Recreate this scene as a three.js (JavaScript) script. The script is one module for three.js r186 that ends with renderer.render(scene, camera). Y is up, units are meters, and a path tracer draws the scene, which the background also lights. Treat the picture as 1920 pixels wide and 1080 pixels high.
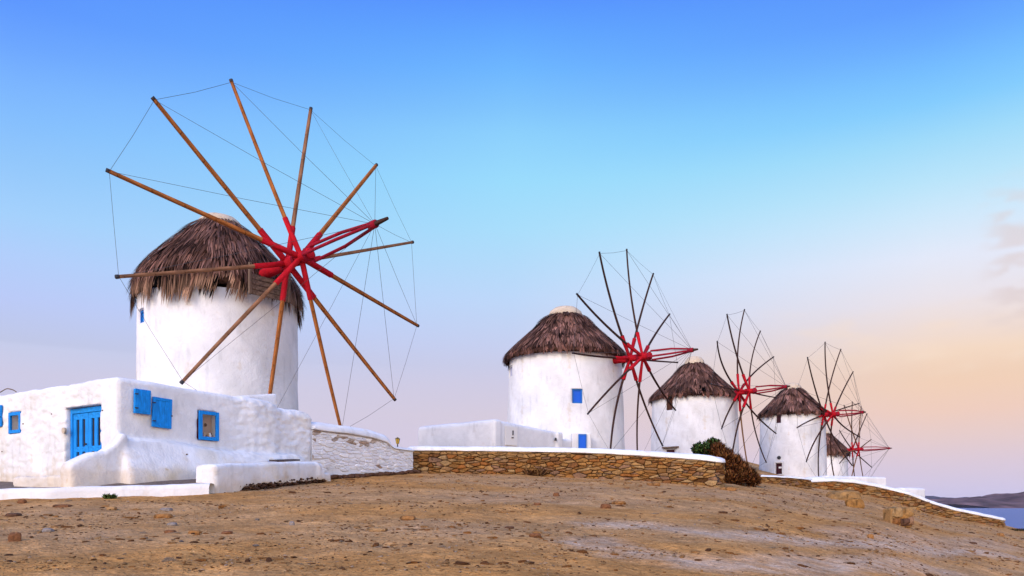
import * as THREE from 'three';
import { mergeGeometries } from 'three/addons/utils/BufferGeometryUtils.js';
import { RoundedBoxGeometry } from 'three/addons/geometries/RoundedBoxGeometry.js';
import { ImprovedNoise } from 'three/addons/math/ImprovedNoise.js';

// ---------------------------------------------------------------- camera, sky, sun, exposure
const W = 1920, HGT = 1080, F = 1450, HOR = 947, EYE = 1.6;
const scene = new THREE.Scene();
const camera = new THREE.PerspectiveCamera(2 * Math.atan(540 / F) * 180 / Math.PI, 16 / 9, 0.1, 30000);
camera.position.set(0, EYE, 0);
camera.setViewOffset(W, HGT, 0, -(HOR - 540), W, HGT);          // a level camera whose lens is shifted up
const renderer = new THREE.WebGLRenderer({ antialias: true });
renderer.setSize(1024, 576);
renderer.toneMapping = THREE.LinearToneMapping;
renderer.toneMappingExposure = 1.0;
renderer.shadowMap.enabled = true;
const SUN_DIR = new THREE.Vector3(-0.52, 0.44, 0.76).normalize();   // low, on the left and a little behind the camera
const sun = new THREE.DirectionalLight(new THREE.Color().setRGB(1.0, 0.78, 0.58), 2.45);
sun.position.copy(SUN_DIR).multiplyScalar(200);
sun.castShadow = true; sun.shadow.radius = 46;
Object.assign(sun.shadow.camera, { left: -90, right: 90, top: 90, bottom: -90, near: 1, far: 500 });
sun.shadow.mapSize.set(4096, 4096);
scene.add(sun, sun.target);

const lin = c => { c /= 255; return c <= 0.04045 ? c / 12.92 : ((c + 0.055) / 1.055) ** 2.4; };
const ss = (a, b, x) => { const t = Math.min(1, Math.max(0, (x - a) / (b - a))); return t * t * (3 - 2 * t); };
const mix = (a, b, t) => a + (b - a) * t;
const clamp = (x, a, b) => Math.min(b, Math.max(a, x));
function rng(seed) { let a = seed >>> 0; return () => { a |= 0; a = a + 0x6D2B79F5 | 0; let t = Math.imul(a ^ a >>> 15, 1 | a); t = t + Math.imul(t ^ t >>> 7, 61 | t) ^ t; return ((t ^ t >>> 14) >>> 0) / 4294967296; }; }
const IN = new ImprovedNoise();
const N3 = (x, y, z) => IN.noise(x + 71.3, y + 37.7, z + 53.9);
function fbm(x, y, z, o = 4) { let s = 0, a = 0.5; for (let i = 0; i < o; i++) { s += a * N3(x, y, z); x *= 2.03; y *= 2.03; z *= 2.03; a *= 0.5; } return s; }
function interp(tab, x) { if (x <= tab[0][0]) return tab[0][1]; for (let i = 1; i < tab.length; i++) if (x <= tab[i][0]) { const a = tab[i - 1], b = tab[i]; return a[1] + (b[1] - a[1]) * (x - a[0]) / (b[0] - a[0]); } return tab[tab.length - 1][1]; }

{ // twilight sky: blue above, lavender and peach near the horizon, brighter towards the low sun behind the camera
  const high = [[36, 84, 142, 250], [42, 80, 132, 240], [58, 76, 124, 222], [90, 70, 116, 206]];
  const cols = [
    [[0, 190, 186, 218], [4, 196, 190, 218], [8.2, 199, 196, 222], [10.1, 193, 200, 231], [12.7, 187, 203, 248], [15.2, 178, 207, 252], [17.6, 164, 209, 253], [20.6, 146, 199, 252], [22.9, 132, 190, 254], [24.8, 122, 180, 255], [26.7, 108, 166, 255], [28.8, 94, 152, 255], [32, 86, 143, 253], ...high],
    [[0, 196, 184, 212], [3, 204, 190, 212], [6.6, 211, 200, 217], [8.9, 206, 202, 226], [11.6, 199, 208, 240], [14.9, 190, 216, 250], [19.6, 169, 222, 252], [22.7, 155, 220, 253], [25.7, 140, 208, 253], [27.2, 128, 197, 253], [29.4, 110, 183, 255], [31.3, 98, 168, 255], [33, 89, 152, 255], ...high],
    [[0, 184, 176, 208], [0.9, 188, 178, 208], [2.7, 200, 180, 195], [4.4, 215, 186, 182], [6.1, 232, 196, 178], [7.8, 240, 206, 181], [9.9, 245, 218, 196], [11.5, 240, 222, 215], [13.2, 235, 228, 235], [15.8, 228, 234, 250], [18.3, 206, 233, 252], [20.2, 186, 229, 251], [22.6, 160, 219, 251], [24.6, 132, 204, 254], [26.3, 118, 190, 255], [28, 105, 172, 255], [29.8, 95, 156, 255], [33, 86, 144, 252], ...high]].map(c => c.map(r => [r[0], lin(r[1]), lin(r[2]), lin(r[3])]));
  const colAt = (c, e) => { let i = 1; while (i < c.length - 1 && c[i][0] < e) i++; const t = clamp((e - c[i - 1][0]) / (c[i][0] - c[i - 1][0]), 0, 1); return [1, 2, 3].map(n => mix(c[i - 1][n], c[i][n], t)); };
  const w = 2048, h = 1024, data = new Float32Array(w * h * 4);
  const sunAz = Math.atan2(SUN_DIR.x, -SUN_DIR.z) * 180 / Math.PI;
  for (let j = 0; j < h; j++) {
    const el = ((j + 0.5) / h - 0.5) * 180, e = Math.max(0, el);
    const three = cols.map(q => colAt(q, e));
    for (let x = 0; x < w; x++) {
      const a = ((x + 0.5) / w - 0.5) * 2 * Math.PI, dx = Math.cos(a), dz = Math.sin(a);
      const az = Math.atan2(dx, -dz) * 180 / Math.PI, p = 4 * (j * w + x);
      const q = clamp(az < 0 ? az / 32.7 : az / 28.6, -1, 1), k0 = q < 0 ? 0 : 1, qq = q < 0 ? q + 1 : q, c = [0, 1, 2].map(n => mix(three[k0][n], three[k0 + 1][n], qq));
      const cel = Math.cos(e * Math.PI / 180);
      // thin streaks of cloud low over the right
      if (el > 0 && el < 32) {
        const X = az * 0.14, Y = e * 0.62, m = ss(10, 27, az) * ss(120, 60, az) * ss(4, 8, e) * ss(24, 15, e);
        if (m > 0) {
          const f = fbm(X * 1.6, Y * 1.5, 3.1, 5), g = fbm(X * 3.1 + 9, Y * 2.6, 8.2, 5);
          const band = m * ss(0.02, 0.34, f) * ss(6, 10, e) * ss(14.5, 10.5, e) * 0.5, grey = ss(30.6, 33, az) * ss(120, 60, az) * ss(0.0, 0.22, g + 0.07) * ss(10, 12.5, e) * ss(20.5, 17, e) * 0.8;
          const tint = [1.0, 0.80, 0.66], gr = [0.73, 0.62, 0.62];
          for (let n = 0; n < 3; n++) { c[n] = mix(c[n], tint[n] * 0.93, band); c[n] = mix(c[n], gr[n], grey * 0.75); }
        }
      }
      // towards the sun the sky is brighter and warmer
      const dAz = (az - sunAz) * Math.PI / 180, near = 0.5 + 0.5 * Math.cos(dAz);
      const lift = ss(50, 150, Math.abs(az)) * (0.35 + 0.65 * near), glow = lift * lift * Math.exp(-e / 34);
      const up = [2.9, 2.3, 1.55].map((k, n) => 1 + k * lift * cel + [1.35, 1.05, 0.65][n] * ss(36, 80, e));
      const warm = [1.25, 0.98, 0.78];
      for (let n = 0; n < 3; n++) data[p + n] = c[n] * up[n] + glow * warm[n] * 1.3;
      data[p + 3] = 1;
    }
  }
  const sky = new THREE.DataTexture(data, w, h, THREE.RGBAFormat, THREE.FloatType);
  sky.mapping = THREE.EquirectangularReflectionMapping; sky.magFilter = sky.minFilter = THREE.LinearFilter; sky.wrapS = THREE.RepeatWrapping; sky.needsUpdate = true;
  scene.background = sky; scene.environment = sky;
}

// ---------------------------------------------------------------- helpers
const names = {};
function numbered(n) { const k = names[n] = (names[n] ?? -1) + 1; return k ? `${n}_${String(k).padStart(3, '0')}` : n; }
function tag(o, label, category, group, kind) { if (label) o.userData.label = label; if (category) o.userData.category = category; if (group) o.userData.group = group; if (kind) o.userData.kind = kind; return o; }
function thing(name, label, category, pos = [0, 0, 0], turn = 0, group) { const g = new THREE.Group(); g.name = numbered(name); g.position.set(...pos); g.rotation.y = turn; scene.add(g); return tag(g, label, category, group); }
function part(name, geo, mat, parent) { const m = new THREE.Mesh(geo, mat); m.name = name; m.castShadow = m.receiveShadow = true; parent.add(m); return m; }
function solo(name, geo, mat, label, category, group, kind) { const m = part(numbered(name), geo, mat, scene); return tag(m, label, category, group, kind); }
function structure(name, geo, mat, label) { const m = part(numbered(name), geo, mat, scene); m.userData.kind = 'structure'; if (label) m.userData.label = label; return m; }
const V = (x, y, z) => new THREE.Vector3(x, y, z);
const P = (u, v, d) => V((u - 960) / F * d, EYE + (HOR - v) / F * d, -d);                 // the point at depth d that the photograph shows there
function merge(list) { return mergeGeometries(list.map(g => g.index ? g.toNonIndexed() : g), false); }
function box(w, h, d, x = 0, y = 0, z = 0, r = 0) { const g = r ? new RoundedBoxGeometry(w, h, d, 2, r) : new THREE.BoxGeometry(w, h, d); g.translate(x, y, z); return g; }
function tube(pts, radii, seg = 8, capped = true, square = false) { // tapered tube through points
  const pos = [], idx = [], uv = []; let n0 = null, len = 0; const n = pts.length;
  for (let i = 0; i < n; i++) {
    const t = pts[Math.min(i + 1, n - 1)].clone().sub(pts[Math.max(i - 1, 0)]).normalize();
    if (!n0) { n0 = Math.abs(t.y) < 0.9 ? V(0, 1, 0) : V(1, 0, 0); }
    n0 = n0.clone().sub(t.clone().multiplyScalar(n0.dot(t))).normalize(); const b = t.clone().cross(n0);
    if (i) len += pts[i].distanceTo(pts[i - 1]);
    const r = radii[i] ?? radii[radii.length - 1];
    for (let k = 0; k <= seg; k++) {
      const a = k / seg * Math.PI * 2, q = square ? 1 / Math.max(Math.abs(Math.cos(a)), Math.abs(Math.sin(a))) ** 0.75 : 1;
      const p = pts[i].clone().addScaledVector(n0, Math.cos(a) * r * q).addScaledVector(b, Math.sin(a) * r * q);
      pos.push(p.x, p.y, p.z); uv.push(k / seg * 0.5, len);
    }
  }
  const s = seg + 1;
  for (let i = 0; i < n - 1; i++) for (let k = 0; k < seg; k++) { const a = i * s + k; idx.push(a, a + 1, a + s, a + 1, a + s + 1, a + s); }
  if (capped) for (const e of [0, n - 1]) { const c = pos.length / 3; pos.push(pts[e].x, pts[e].y, pts[e].z); uv.push(0.2, 0.2); for (let k = 0; k < seg; k++) { const a = e * s + k; e ? idx.push(a, a + 1, c) : idx.push(a + 1, a, c); } }
  const g = new THREE.BufferGeometry(); g.setAttribute('position', new THREE.Float32BufferAttribute(pos, 3)); g.setAttribute('uv', new THREE.Float32BufferAttribute(uv, 2)); g.setIndex(idx); g.computeVertexNormals(); return g;
}
function boxUV(g, scale = 1) { // uv in metres from the axis each face looks along
  const n = g.index ? g.toNonIndexed() : g, p = n.attributes.position, uv = new Float32Array(p.count * 2);
  for (let i = 0; i < p.count; i += 3) {
    const a = V().fromBufferAttribute(p, i), b = V().fromBufferAttribute(p, i + 1), c = V().fromBufferAttribute(p, i + 2);
    const m = b.clone().sub(a).cross(c.clone().sub(a)), ax = Math.abs(m.x), ay = Math.abs(m.y), az = Math.abs(m.z);
    [a, b, c].forEach((q, k) => { const t = ay > ax && ay > az ? [q.x, q.z] : ax > az ? [q.z, q.y] : [q.x, q.y]; uv[2 * (i + k)] = t[0] * scale; uv[2 * (i + k) + 1] = t[1] * scale; });
  }
  n.setAttribute('uv', new THREE.BufferAttribute(uv, 2)); return n;
}
function stain(g, base) { // age: yellowed patches, grey streaks, earth splashed along the foot
  const p = g.attributes.position, c = new Float32Array(p.count * 3);
  for (let i = 0; i < p.count; i++) {
    const x = p.getX(i), y = p.getY(i), z = p.getZ(i), a = ss(0.08, 0.42, fbm(x * 0.8 + 3, y * 0.9, z * 0.8, 4)), s = ss(0.1, 0.45, fbm(x * 3.1, y * 0.55, z * 3.1 + 7, 4)), f = ss(0.45, 0.0, y - base(x, y, z) + 0.35 * fbm(x * 2, y * 2, z * 2, 3)), k = ss(0.36, 0.5, fbm(x * 5, y * 5, z * 5, 3));
    c[3 * i] = 1 - 0.04 * a - 0.07 * s - 0.16 * f - 0.18 * k; c[3 * i + 1] = 1 - 0.085 * a - 0.08 * s - 0.25 * f - 0.24 * k; c[3 * i + 2] = 1 - 0.17 * a - 0.08 * s - 0.36 * f - 0.33 * k;
  }
  g.setAttribute('color', new THREE.BufferAttribute(c, 3)); return g;
}
function surfaceNets(f, lo, hi, cell) {
  const n = [0, 1, 2].map(k => Math.ceil((hi[k] - lo[k]) / cell) + 1), [nx, ny, nz] = n, val = new Float32Array(nx * ny * nz);
  for (let z = 0; z < nz; z++) for (let y = 0; y < ny; y++) for (let x = 0; x < nx; x++) val[x + nx * (y + ny * z)] = f(lo[0] + x * cell, lo[1] + y * cell, lo[2] + z * cell);
  const id = new Int32Array(nx * ny * nz).fill(-1), pos = [], idx = [];
  const C = [[0, 0, 0], [1, 0, 0], [0, 1, 0], [1, 1, 0], [0, 0, 1], [1, 0, 1], [0, 1, 1], [1, 1, 1]], E = [[0, 1], [2, 3], [4, 5], [6, 7], [0, 2], [1, 3], [4, 6], [5, 7], [0, 4], [1, 5], [2, 6], [3, 7]];
  const at = (x, y, z) => x + nx * (y + ny * z);
  for (let z = 0; z < nz - 1; z++) for (let y = 0; y < ny - 1; y++) for (let x = 0; x < nx - 1; x++) {
    const v = C.map(c => val[at(x + c[0], y + c[1], z + c[2])]); let m = 0; for (let k = 0; k < 8; k++) if (v[k] < 0) m |= 1 << k;
    if (!m || m === 255) continue;
    let sx = 0, sy = 0, sz = 0, c = 0;
    for (const [a, b] of E) if ((v[a] < 0) !== (v[b] < 0)) { const t = v[a] / (v[a] - v[b]); sx += mix(C[a][0], C[b][0], t); sy += mix(C[a][1], C[b][1], t); sz += mix(C[a][2], C[b][2], t); c++; }
    id[at(x, y, z)] = pos.length / 3; pos.push(lo[0] + (x + sx / c) * cell, lo[1] + (y + sy / c) * cell, lo[2] + (z + sz / c) * cell);
  }
  const S = [1, nx, nx * ny];
  for (let z = 1; z < nz - 1; z++) for (let y = 1; y < ny - 1; y++) for (let x = 1; x < nx - 1; x++) {
    const o = at(x, y, z), a = val[o] < 0;
    for (let k = 0; k < 3; k++) {
      if (a === (val[o + S[k]] < 0)) continue;
      const u = S[(k + 1) % 3], w = S[(k + 2) % 3], q = [id[o - u - w], id[o - w], id[o], id[o - u]];
      if (q.some(i => i < 0)) continue;
      a ? idx.push(q[0], q[1], q[2], q[0], q[2], q[3]) : idx.push(q[0], q[2], q[1], q[0], q[3], q[2]);
    }
  }
  const g = new THREE.BufferGeometry(); g.setAttribute('position', new THREE.Float32BufferAttribute(pos, 3)); g.setIndex(idx); g.computeVertexNormals(); return g;
}
// textures -------------------------------------------------------
function hash2(x, y, s) { let h = Math.imul(x, 374761393) ^ Math.imul(y, 668265263) ^ Math.imul(s, 974634777); h = Math.imul(h ^ h >>> 13, 1274126177); return ((h ^ h >>> 16) >>> 0) / 4294967296; }
function pn(x, y, px, py, s) { const xi = Math.floor(x), yi = Math.floor(y), fx = x - xi, fy = y - yi, u = fx * fx * (3 - 2 * fx), v = fy * fy * (3 - 2 * fy), m = (a, p) => ((a % p) + p) % p, x0 = m(xi, px), x1 = m(xi + 1, px), y0 = m(yi, py), y1 = m(yi + 1, py);
  return mix(mix(hash2(x0, y0, s), hash2(x1, y0, s), u), mix(hash2(x0, y1, s), hash2(x1, y1, s), u), v); }
function pf(u, v, fx, fy, o, s) { let r = 0, a = 0.5, n = 0; for (let i = 0; i < o; i++) { r += a * pn(u * fx, v * fy, fx, fy, s + i); n += a; fx *= 2; fy *= 2; a *= 0.55; } return r / n; }
function tex(size, fn, srgb, rep, size2 = size) {
  const d = new Uint8Array(size * size2 * 4);
  for (let y = 0; y < size2; y++) for (let x = 0; x < size; x++) { const c = fn(x / size, y / size2), p = 4 * (y * size + x); d[p] = clamp(c[0] * 255, 0, 255); d[p + 1] = clamp(c[1] * 255, 0, 255); d[p + 2] = clamp(c[2] * 255, 0, 255); d[p + 3] = 255; }
  const t = new THREE.DataTexture(d, size, size2); t.wrapS = t.wrapT = THREE.RepeatWrapping; t.magFilter = THREE.LinearFilter; t.minFilter = THREE.LinearMipmapLinearFilter; t.generateMipmaps = true;
  if (srgb) t.colorSpace = THREE.SRGBColorSpace; t.repeat.set(rep, rep); t.needsUpdate = true; return t;
}
const grey = v => [v, v, v];
const T = {
  plasterC: tex(1024, (u, v) => { const a = pf(u, v, 3, 3, 5, 11), b = pf(u, v, 14, 5, 4, 31), d = ss(0.60, 0.82, pf(u, v, 7, 7, 5, 71)), k = 0.955 - 0.05 * ss(0.45, 0.75, a) - 0.05 * ss(0.55, 0.8, b); return [k - d * 0.03, k - d * 0.055, k - d * 0.09]; }, true, 1 / 3.1),
  plasterB: tex(1024, (u, v) => grey(0.62 * pf(u, v, 9, 12, 4, 5) + 0.38 * pf(u, v, 48, 48, 3, 19)), false, 1 / 2.3),
  sandC: tex(2048, (u, v) => { const a = pf(u, v, 6, 6, 5, 3), b = pf(u, v, 60, 90, 4, 23), s = ss(0.70, 0.80, pf(u, v, 150, 190, 2, 47)), l = ss(0.70, 0.80, pf(u, v, 130, 170, 2, 83)), k = 0.80 + 0.22 * (a - 0.5) + 0.26 * (b - 0.5) - 0.20 * s + 0.1 * l; return [k, k * (0.975 + 0.04 * l), k * (0.95 + 0.1 * l - 0.02 * s)]; }, true, 1 / 5.3),
  sandB: tex(2048, (u, v) => grey(0.45 * pf(u, v, 16, 24, 4, 7) + 0.35 * pf(u, v, 70, 100, 3, 17) + 0.3 * ss(0.62, 0.8, pf(u, v, 110, 130, 2, 29))), false, 1 / 4.1),
  wood: tex(128, (u, v) => { const k = 0.72 + 0.5 * (pf(u, v, 24, 3, 4, 9) - 0.5) - 0.25 * ss(0.66, 0.8, pf(u, v, 5, 12, 3, 77)); return [k, k * 0.97, k * 0.94]; }, true, 1, 1024),
  paint: tex(256, (u, v) => { const k = 0.86 + 0.3 * (pf(u, v, 14, 3, 4, 19) - 0.5) + 0.18 * (pf(u, v, 5, 5, 4, 29) - 0.5), d = ss(0.66, 0.76, pf(u, v, 22, 9, 4, 55)) * 0.22; return [k * (1 - d) + d * 0.5, k * (1 - d) + d * 0.5, k * (1 - d) + d * 0.5]; }, true, 1),
  stoneC: tex(512, (u, v) => { const a = pf(u, v, 5, 7, 5, 13), b = pf(u, v, 40, 40, 3, 57), d = ss(0.62, 0.8, pf(u, v, 11, 9, 3, 99)); const k = 0.78 + 0.4 * (a - 0.5) + 0.25 * (b - 0.5) - 0.2 * d; return [k, k * (1 - 0.06 * (a - 0.4)), k * (1 - 0.18 * (a - 0.4))]; }, true, 1 / 1.3),
  stoneB: tex(512, (u, v) => grey(0.6 * pf(u, v, 8, 11, 4, 15) + 0.4 * pf(u, v, 45, 45, 3, 35)), false, 1 / 1.3),
  seaB: tex(1024, (u, v) => grey(0.55 * pf(u, v, 8, 20, 5, 21) + 0.45 * (1 - Math.abs(2 * pf(u, v, 14, 30, 3, 61) - 1))), false, 1 / 60),
  hillC: tex(512, (u, v) => { const k = 0.75 + 0.6 * (pf(u, v, 8, 8, 6, 41) - 0.5); return [k, k * 0.97, k * 0.95]; }, true, 1 / 700),
};
const col = (r, g, b) => new THREE.Color().setRGB(r, g, b);
const std = (c, rough, o = {}) => new THREE.MeshPhysicalMaterial({ color: c, roughness: rough, specularIntensity: rough > 0.7 ? 0.12 : 0.4, ...o });
const plaster = (c, bump = 0.012) => std(c, 0.92, { map: T.plasterC, bumpMap: T.plasterB, bumpScale: bump });
const M = {
  white: plaster(col(0.81, 0.81, 0.81), 0.016), whiteV: std(col(0.81, 0.81, 0.81), 0.92, { map: T.plasterC, bumpMap: T.plasterB, bumpScale: 0.022, vertexColors: true }),
  whiteCap: plaster(col(0.86, 0.87, 0.88), 0.02), cream: plaster(col(0.66, 0.54, 0.40), 0.03), kerb: plaster(col(0.78, 0.78, 0.78), 0.02),
  ground: std(col(1, 1, 1), 0.96, { map: T.sandC, bumpMap: T.sandB, bumpScale: 0.045, vertexColors: true }),
  paving: std(col(0.27, 0.215, 0.18), 0.9, { map: T.sandC, bumpMap: T.plasterB, bumpScale: 0.01 }),
  blue: std(col(0.004, 0.30, 0.88), 0.6, { map: T.paint, bumpMap: T.wood, bumpScale: 0.004 }), blueDeep: std(col(0.008, 0.10, 0.56), 0.55), blueDark: std(col(0.012, 0.13, 0.42), 0.55),
  glass: new THREE.MeshPhysicalMaterial({ color: col(0.9, 0.92, 0.92), roughness: 0.04, transmission: 1, thickness: 0, ior: 1.45 }),
  dark: std(col(0.022, 0.016, 0.018), 0.35), darkRed: std(col(0.045, 0.008, 0.014), 0.6), brown: std(col(0.12, 0.045, 0.025), 0.7, { map: T.wood }),
  red: std(col(0.56, 0.012, 0.024), 0.72, { map: T.paint, bumpMap: T.wood, bumpScale: 0.006 }), redDark: std(col(0.36, 0.014, 0.035), 0.72, { map: T.paint, bumpMap: T.wood, bumpScale: 0.006 }),
  pole: std(col(0.55, 0.20, 0.055), 0.75, { map: T.wood, bumpMap: T.wood, bumpScale: 0.006 }), poleGrey: std(col(0.40, 0.21, 0.12), 0.8, { map: T.wood, bumpMap: T.wood, bumpScale: 0.006 }),
  poleDark: std(col(0.090, 0.048, 0.042), 0.8, { map: T.wood, bumpMap: T.wood, bumpScale: 0.006 }), poleTan: std(col(0.30, 0.16, 0.08), 0.8, { map: T.wood }),
  wire: std(col(0.05, 0.045, 0.05), 0.6), plank: std(col(0.30, 0.22, 0.17), 0.85, { map: T.wood, bumpMap: T.wood, bumpScale: 0.012 }),
  straw: std(col(1, 1, 1), 0.95, { vertexColors: true, side: THREE.DoubleSide }), strawBase: std(col(0.11, 0.06, 0.042), 1, { map: T.wood }),
  mortar: std(col(0.13, 0.062, 0.025), 1, { map: T.stoneC, bumpMap: T.stoneB, bumpScale: 0.03 }),
  leaf: std(col(1, 1, 1), 0.8, { vertexColors: true, side: THREE.DoubleSide }),
  iron: std(col(0.03, 0.03, 0.035), 0.5), panel: std(col(0.72, 0.70, 0.66), 0.5), amber: new THREE.MeshPhysicalMaterial({ color: col(0.85, 0.62, 0.10), roughness: 0.25, transmission: 0.5, thickness: 0 }),
  tub: std(col(0.55, 0.66, 0.80), 0.5), paper: std(col(0.8, 0.78, 0.75), 0.8), sand2: std(col(0.2, 0.12, 0.06), 0.9),
};
const rockTints = [[0.43, 0.22, 0.07], [0.36, 0.175, 0.055], [0.45, 0.26, 0.105], [0.29, 0.13, 0.048], [0.39, 0.225, 0.105], [0.33, 0.19, 0.115], [0.38, 0.155, 0.045], [0.47, 0.30, 0.14]];
M.stones = rockTints.map(c => std(col(...c), 0.93, { map: T.stoneC, bumpMap: T.stoneB, bumpScale: 0.03 }));
M.whiteStones = [[0.84, 0.84, 0.85], [0.80, 0.79, 0.80], [0.86, 0.85, 0.84]].map(c => std(col(...c), 0.93, { map: T.plasterC, bumpMap: T.stoneB, bumpScale: 0.025 }));
M.bareStones = [[0.60, 0.44, 0.33], [0.66, 0.55, 0.46]].map(c => std(col(...c), 0.93, { map: T.stoneC, bumpMap: T.stoneB, bumpScale: 0.025 }));
M.rocks = [[0.40, 0.20, 0.075], [0.30, 0.27, 0.27], [0.24, 0.11, 0.055], [0.44, 0.27, 0.13], [0.14, 0.075, 0.05]].map(c => std(col(...c), 0.93, { map: T.stoneC, bumpMap: T.stoneB, bumpScale: 0.03 }));

// ---------------------------------------------------------------- ground
const SLOPE = [[-1.2, 0.093], [-0.126, 0.093], [0.1, 0.0865], [0.27, 0.0775], [0.35, 0.0665], [0.386, 0.0585], [0.44, 0.0515], [0.469, 0.0475], [0.51, 0.0355], [0.541, 0.0222], [0.571, 0.0165], [0.612, 0.0105], [0.637, 0.003], [0.70, -0.012], [0.9, -0.05], [1.5, -0.12]];
const slopeAt = t => (interp(SLOPE, t - 0.02) + interp(SLOPE, t - 0.007) + interp(SLOPE, t + 0.007) + interp(SLOPE, t + 0.02)) / 4;
const FLAT_D = [[-1, 48], [0.0, 48], [0.12, 62], [0.22, 105], [0.42, 116], [0.56, 55], [1, 50]];
function hill(x, z) { // the smooth hillside, rising away from the camera, falling to the sea beyond the mills and to the right
  const d = -z; if (d <= 0) return 0.05 * d;
  const t = x / Math.max(d, 7), D = interp(FLAT_D, t), flat = 42 + Math.max(0, d - 42) * mix(1, 0.82, ss(0.28, 0.36, t));
  let y = slopeAt(t) * Math.min(d, flat);
  const o = Math.max(0, d - D); y -= o * o / (o + 9) * 0.5;
  const r = Math.max(0, x - 46); y -= r * r / (r + 20) * 0.45;
  const l = Math.max(0, -x - 60); y -= l * l / (l + 20) * 0.4;
  return Math.max(y, -19);
}
function H(x, z) { const d = -z, m = ss(3, 8, d); return hill(x, z) + m * (0.10 * fbm(x * 0.22, 1.7, z * 0.22, 3) + 0.075 * fbm(x * 1.1, 5.2, z * 1.1, 3) + 0.024 * fbm(x * 3.6, 9.9, z * 4.6, 3)); }
function G(u, v) { let d = 6; for (; d < 70; d += 0.1) { const p = P(u, v, d); if (p.y < hill(p.x, p.z)) break; } const p = P(u, v, d); p.y = H(p.x, p.z); p.d = d; return p; }   // where the sight line meets the ground
{
  const ds = []; for (let d = -40; d < 5; d += 3) ds.push(d); for (let d = 5; d < 60; d *= 1.0068) ds.push(d); for (let d = 60; d < 230; d += 3) ds.push(d);
  const xs = []; for (let x = -180; x < -24; x += 6) xs.push(x); for (let x = -24; x < -16; x += 0.4) xs.push(x); for (let x = -16; x < 19; x += 0.115) xs.push(x); for (let x = 19; x < 44; x += 0.4) xs.push(x); for (let x = 44; x < 200; x += 5) xs.push(x);
  const nx = xs.length, pos = [], uv = [], c = [], idx = [];
  const path = (pts) => { const q = pts.map(([u, v]) => G(u, v)); return (x, z) => { let b = 1e9; for (let i = 0; i < q.length - 1; i++) { const ax = q[i].x, az = q[i].z, bx = q[i + 1].x - ax, bz = q[i + 1].z - az, t = clamp(((x - ax) * bx + (z - az) * bz) / (bx * bx + bz * bz), 0, 1); b = Math.min(b, Math.hypot(x - ax - bx * t, z - az - bz * t)); } return b; }; };
  const tracks = [path([[1130, 983], [1230, 990], [1340, 1003], [1480, 1013], [1600, 1019], [1760, 1032], [1915, 1048]]), path([[1110, 1018], [1190, 1038], [1330, 1055], [1500, 1062], [1760, 1070]]), path([[1580, 1000], [1700, 1012], [1900, 1022]])];
  ds.forEach((d) => xs.forEach((x) => {
    const z = -d, y = H(x, z); pos.push(x, y, z); uv.push(x, z);
    const n1 = fbm(x * 0.16, 2.2, z * 0.22, 4), n2 = fbm(x * 0.7, 7.1, z * 1.0, 4), n3 = fbm(x * 2.6, 3.3, z * 3.2, 3);
    let b = [0.66, 0.378, 0.162]; const o = ss(0.0, 0.3, n1 + 0.1), g = ss(0.05, 0.35, -n1 + n2 * 0.4), k = 1.05 + 0.42 * n2 + 0.5 * n3;
    b = [mix(b[0], 0.64, o), mix(b[1], 0.325, o), mix(b[2], 0.105, o)]; b = [mix(b[0], 0.58, g * 0.8), mix(b[1], 0.355, g * 0.8), mix(b[2], 0.185, g * 0.8)];
    let pale = 0; if (d > 8 && d < 30 && x > 0) { const e = n2 * 0.5; pale = Math.max(ss(0.85, 0.08, tracks[0](x, z) + e) * 0.95, ss(0.9, 0.1, tracks[1](x, z) + e) * 0.8, ss(1.3, 0.2, tracks[2](x, z) + e) * 0.55) * (0.72 + 1.2 * n3); }
    pale = clamp(pale, 0, 1);
    c.push(mix(b[0] * k, 0.78, pale), mix(b[1] * k, 0.60, pale), mix(b[2] * k, 0.45, pale));
  }));
  for (let i = 0; i < ds.length - 1; i++) for (let j = 0; j < nx - 1; j++) { const a = i * nx + j; idx.push(a, a + 1, a + nx, a + 1, a + nx + 1, a + nx); }
  const g = new THREE.BufferGeometry(); g.setAttribute('position', new THREE.Float32BufferAttribute(pos, 3)); g.setAttribute('uv', new THREE.Float32BufferAttribute(uv, 2)); g.setAttribute('color', new THREE.Float32BufferAttribute(c, 3)); g.setIndex(idx); g.computeVertexNormals();
  structure('ground', g, M.ground, 'bare sandy hillside with scattered small stones and pale tracks');
}
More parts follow.
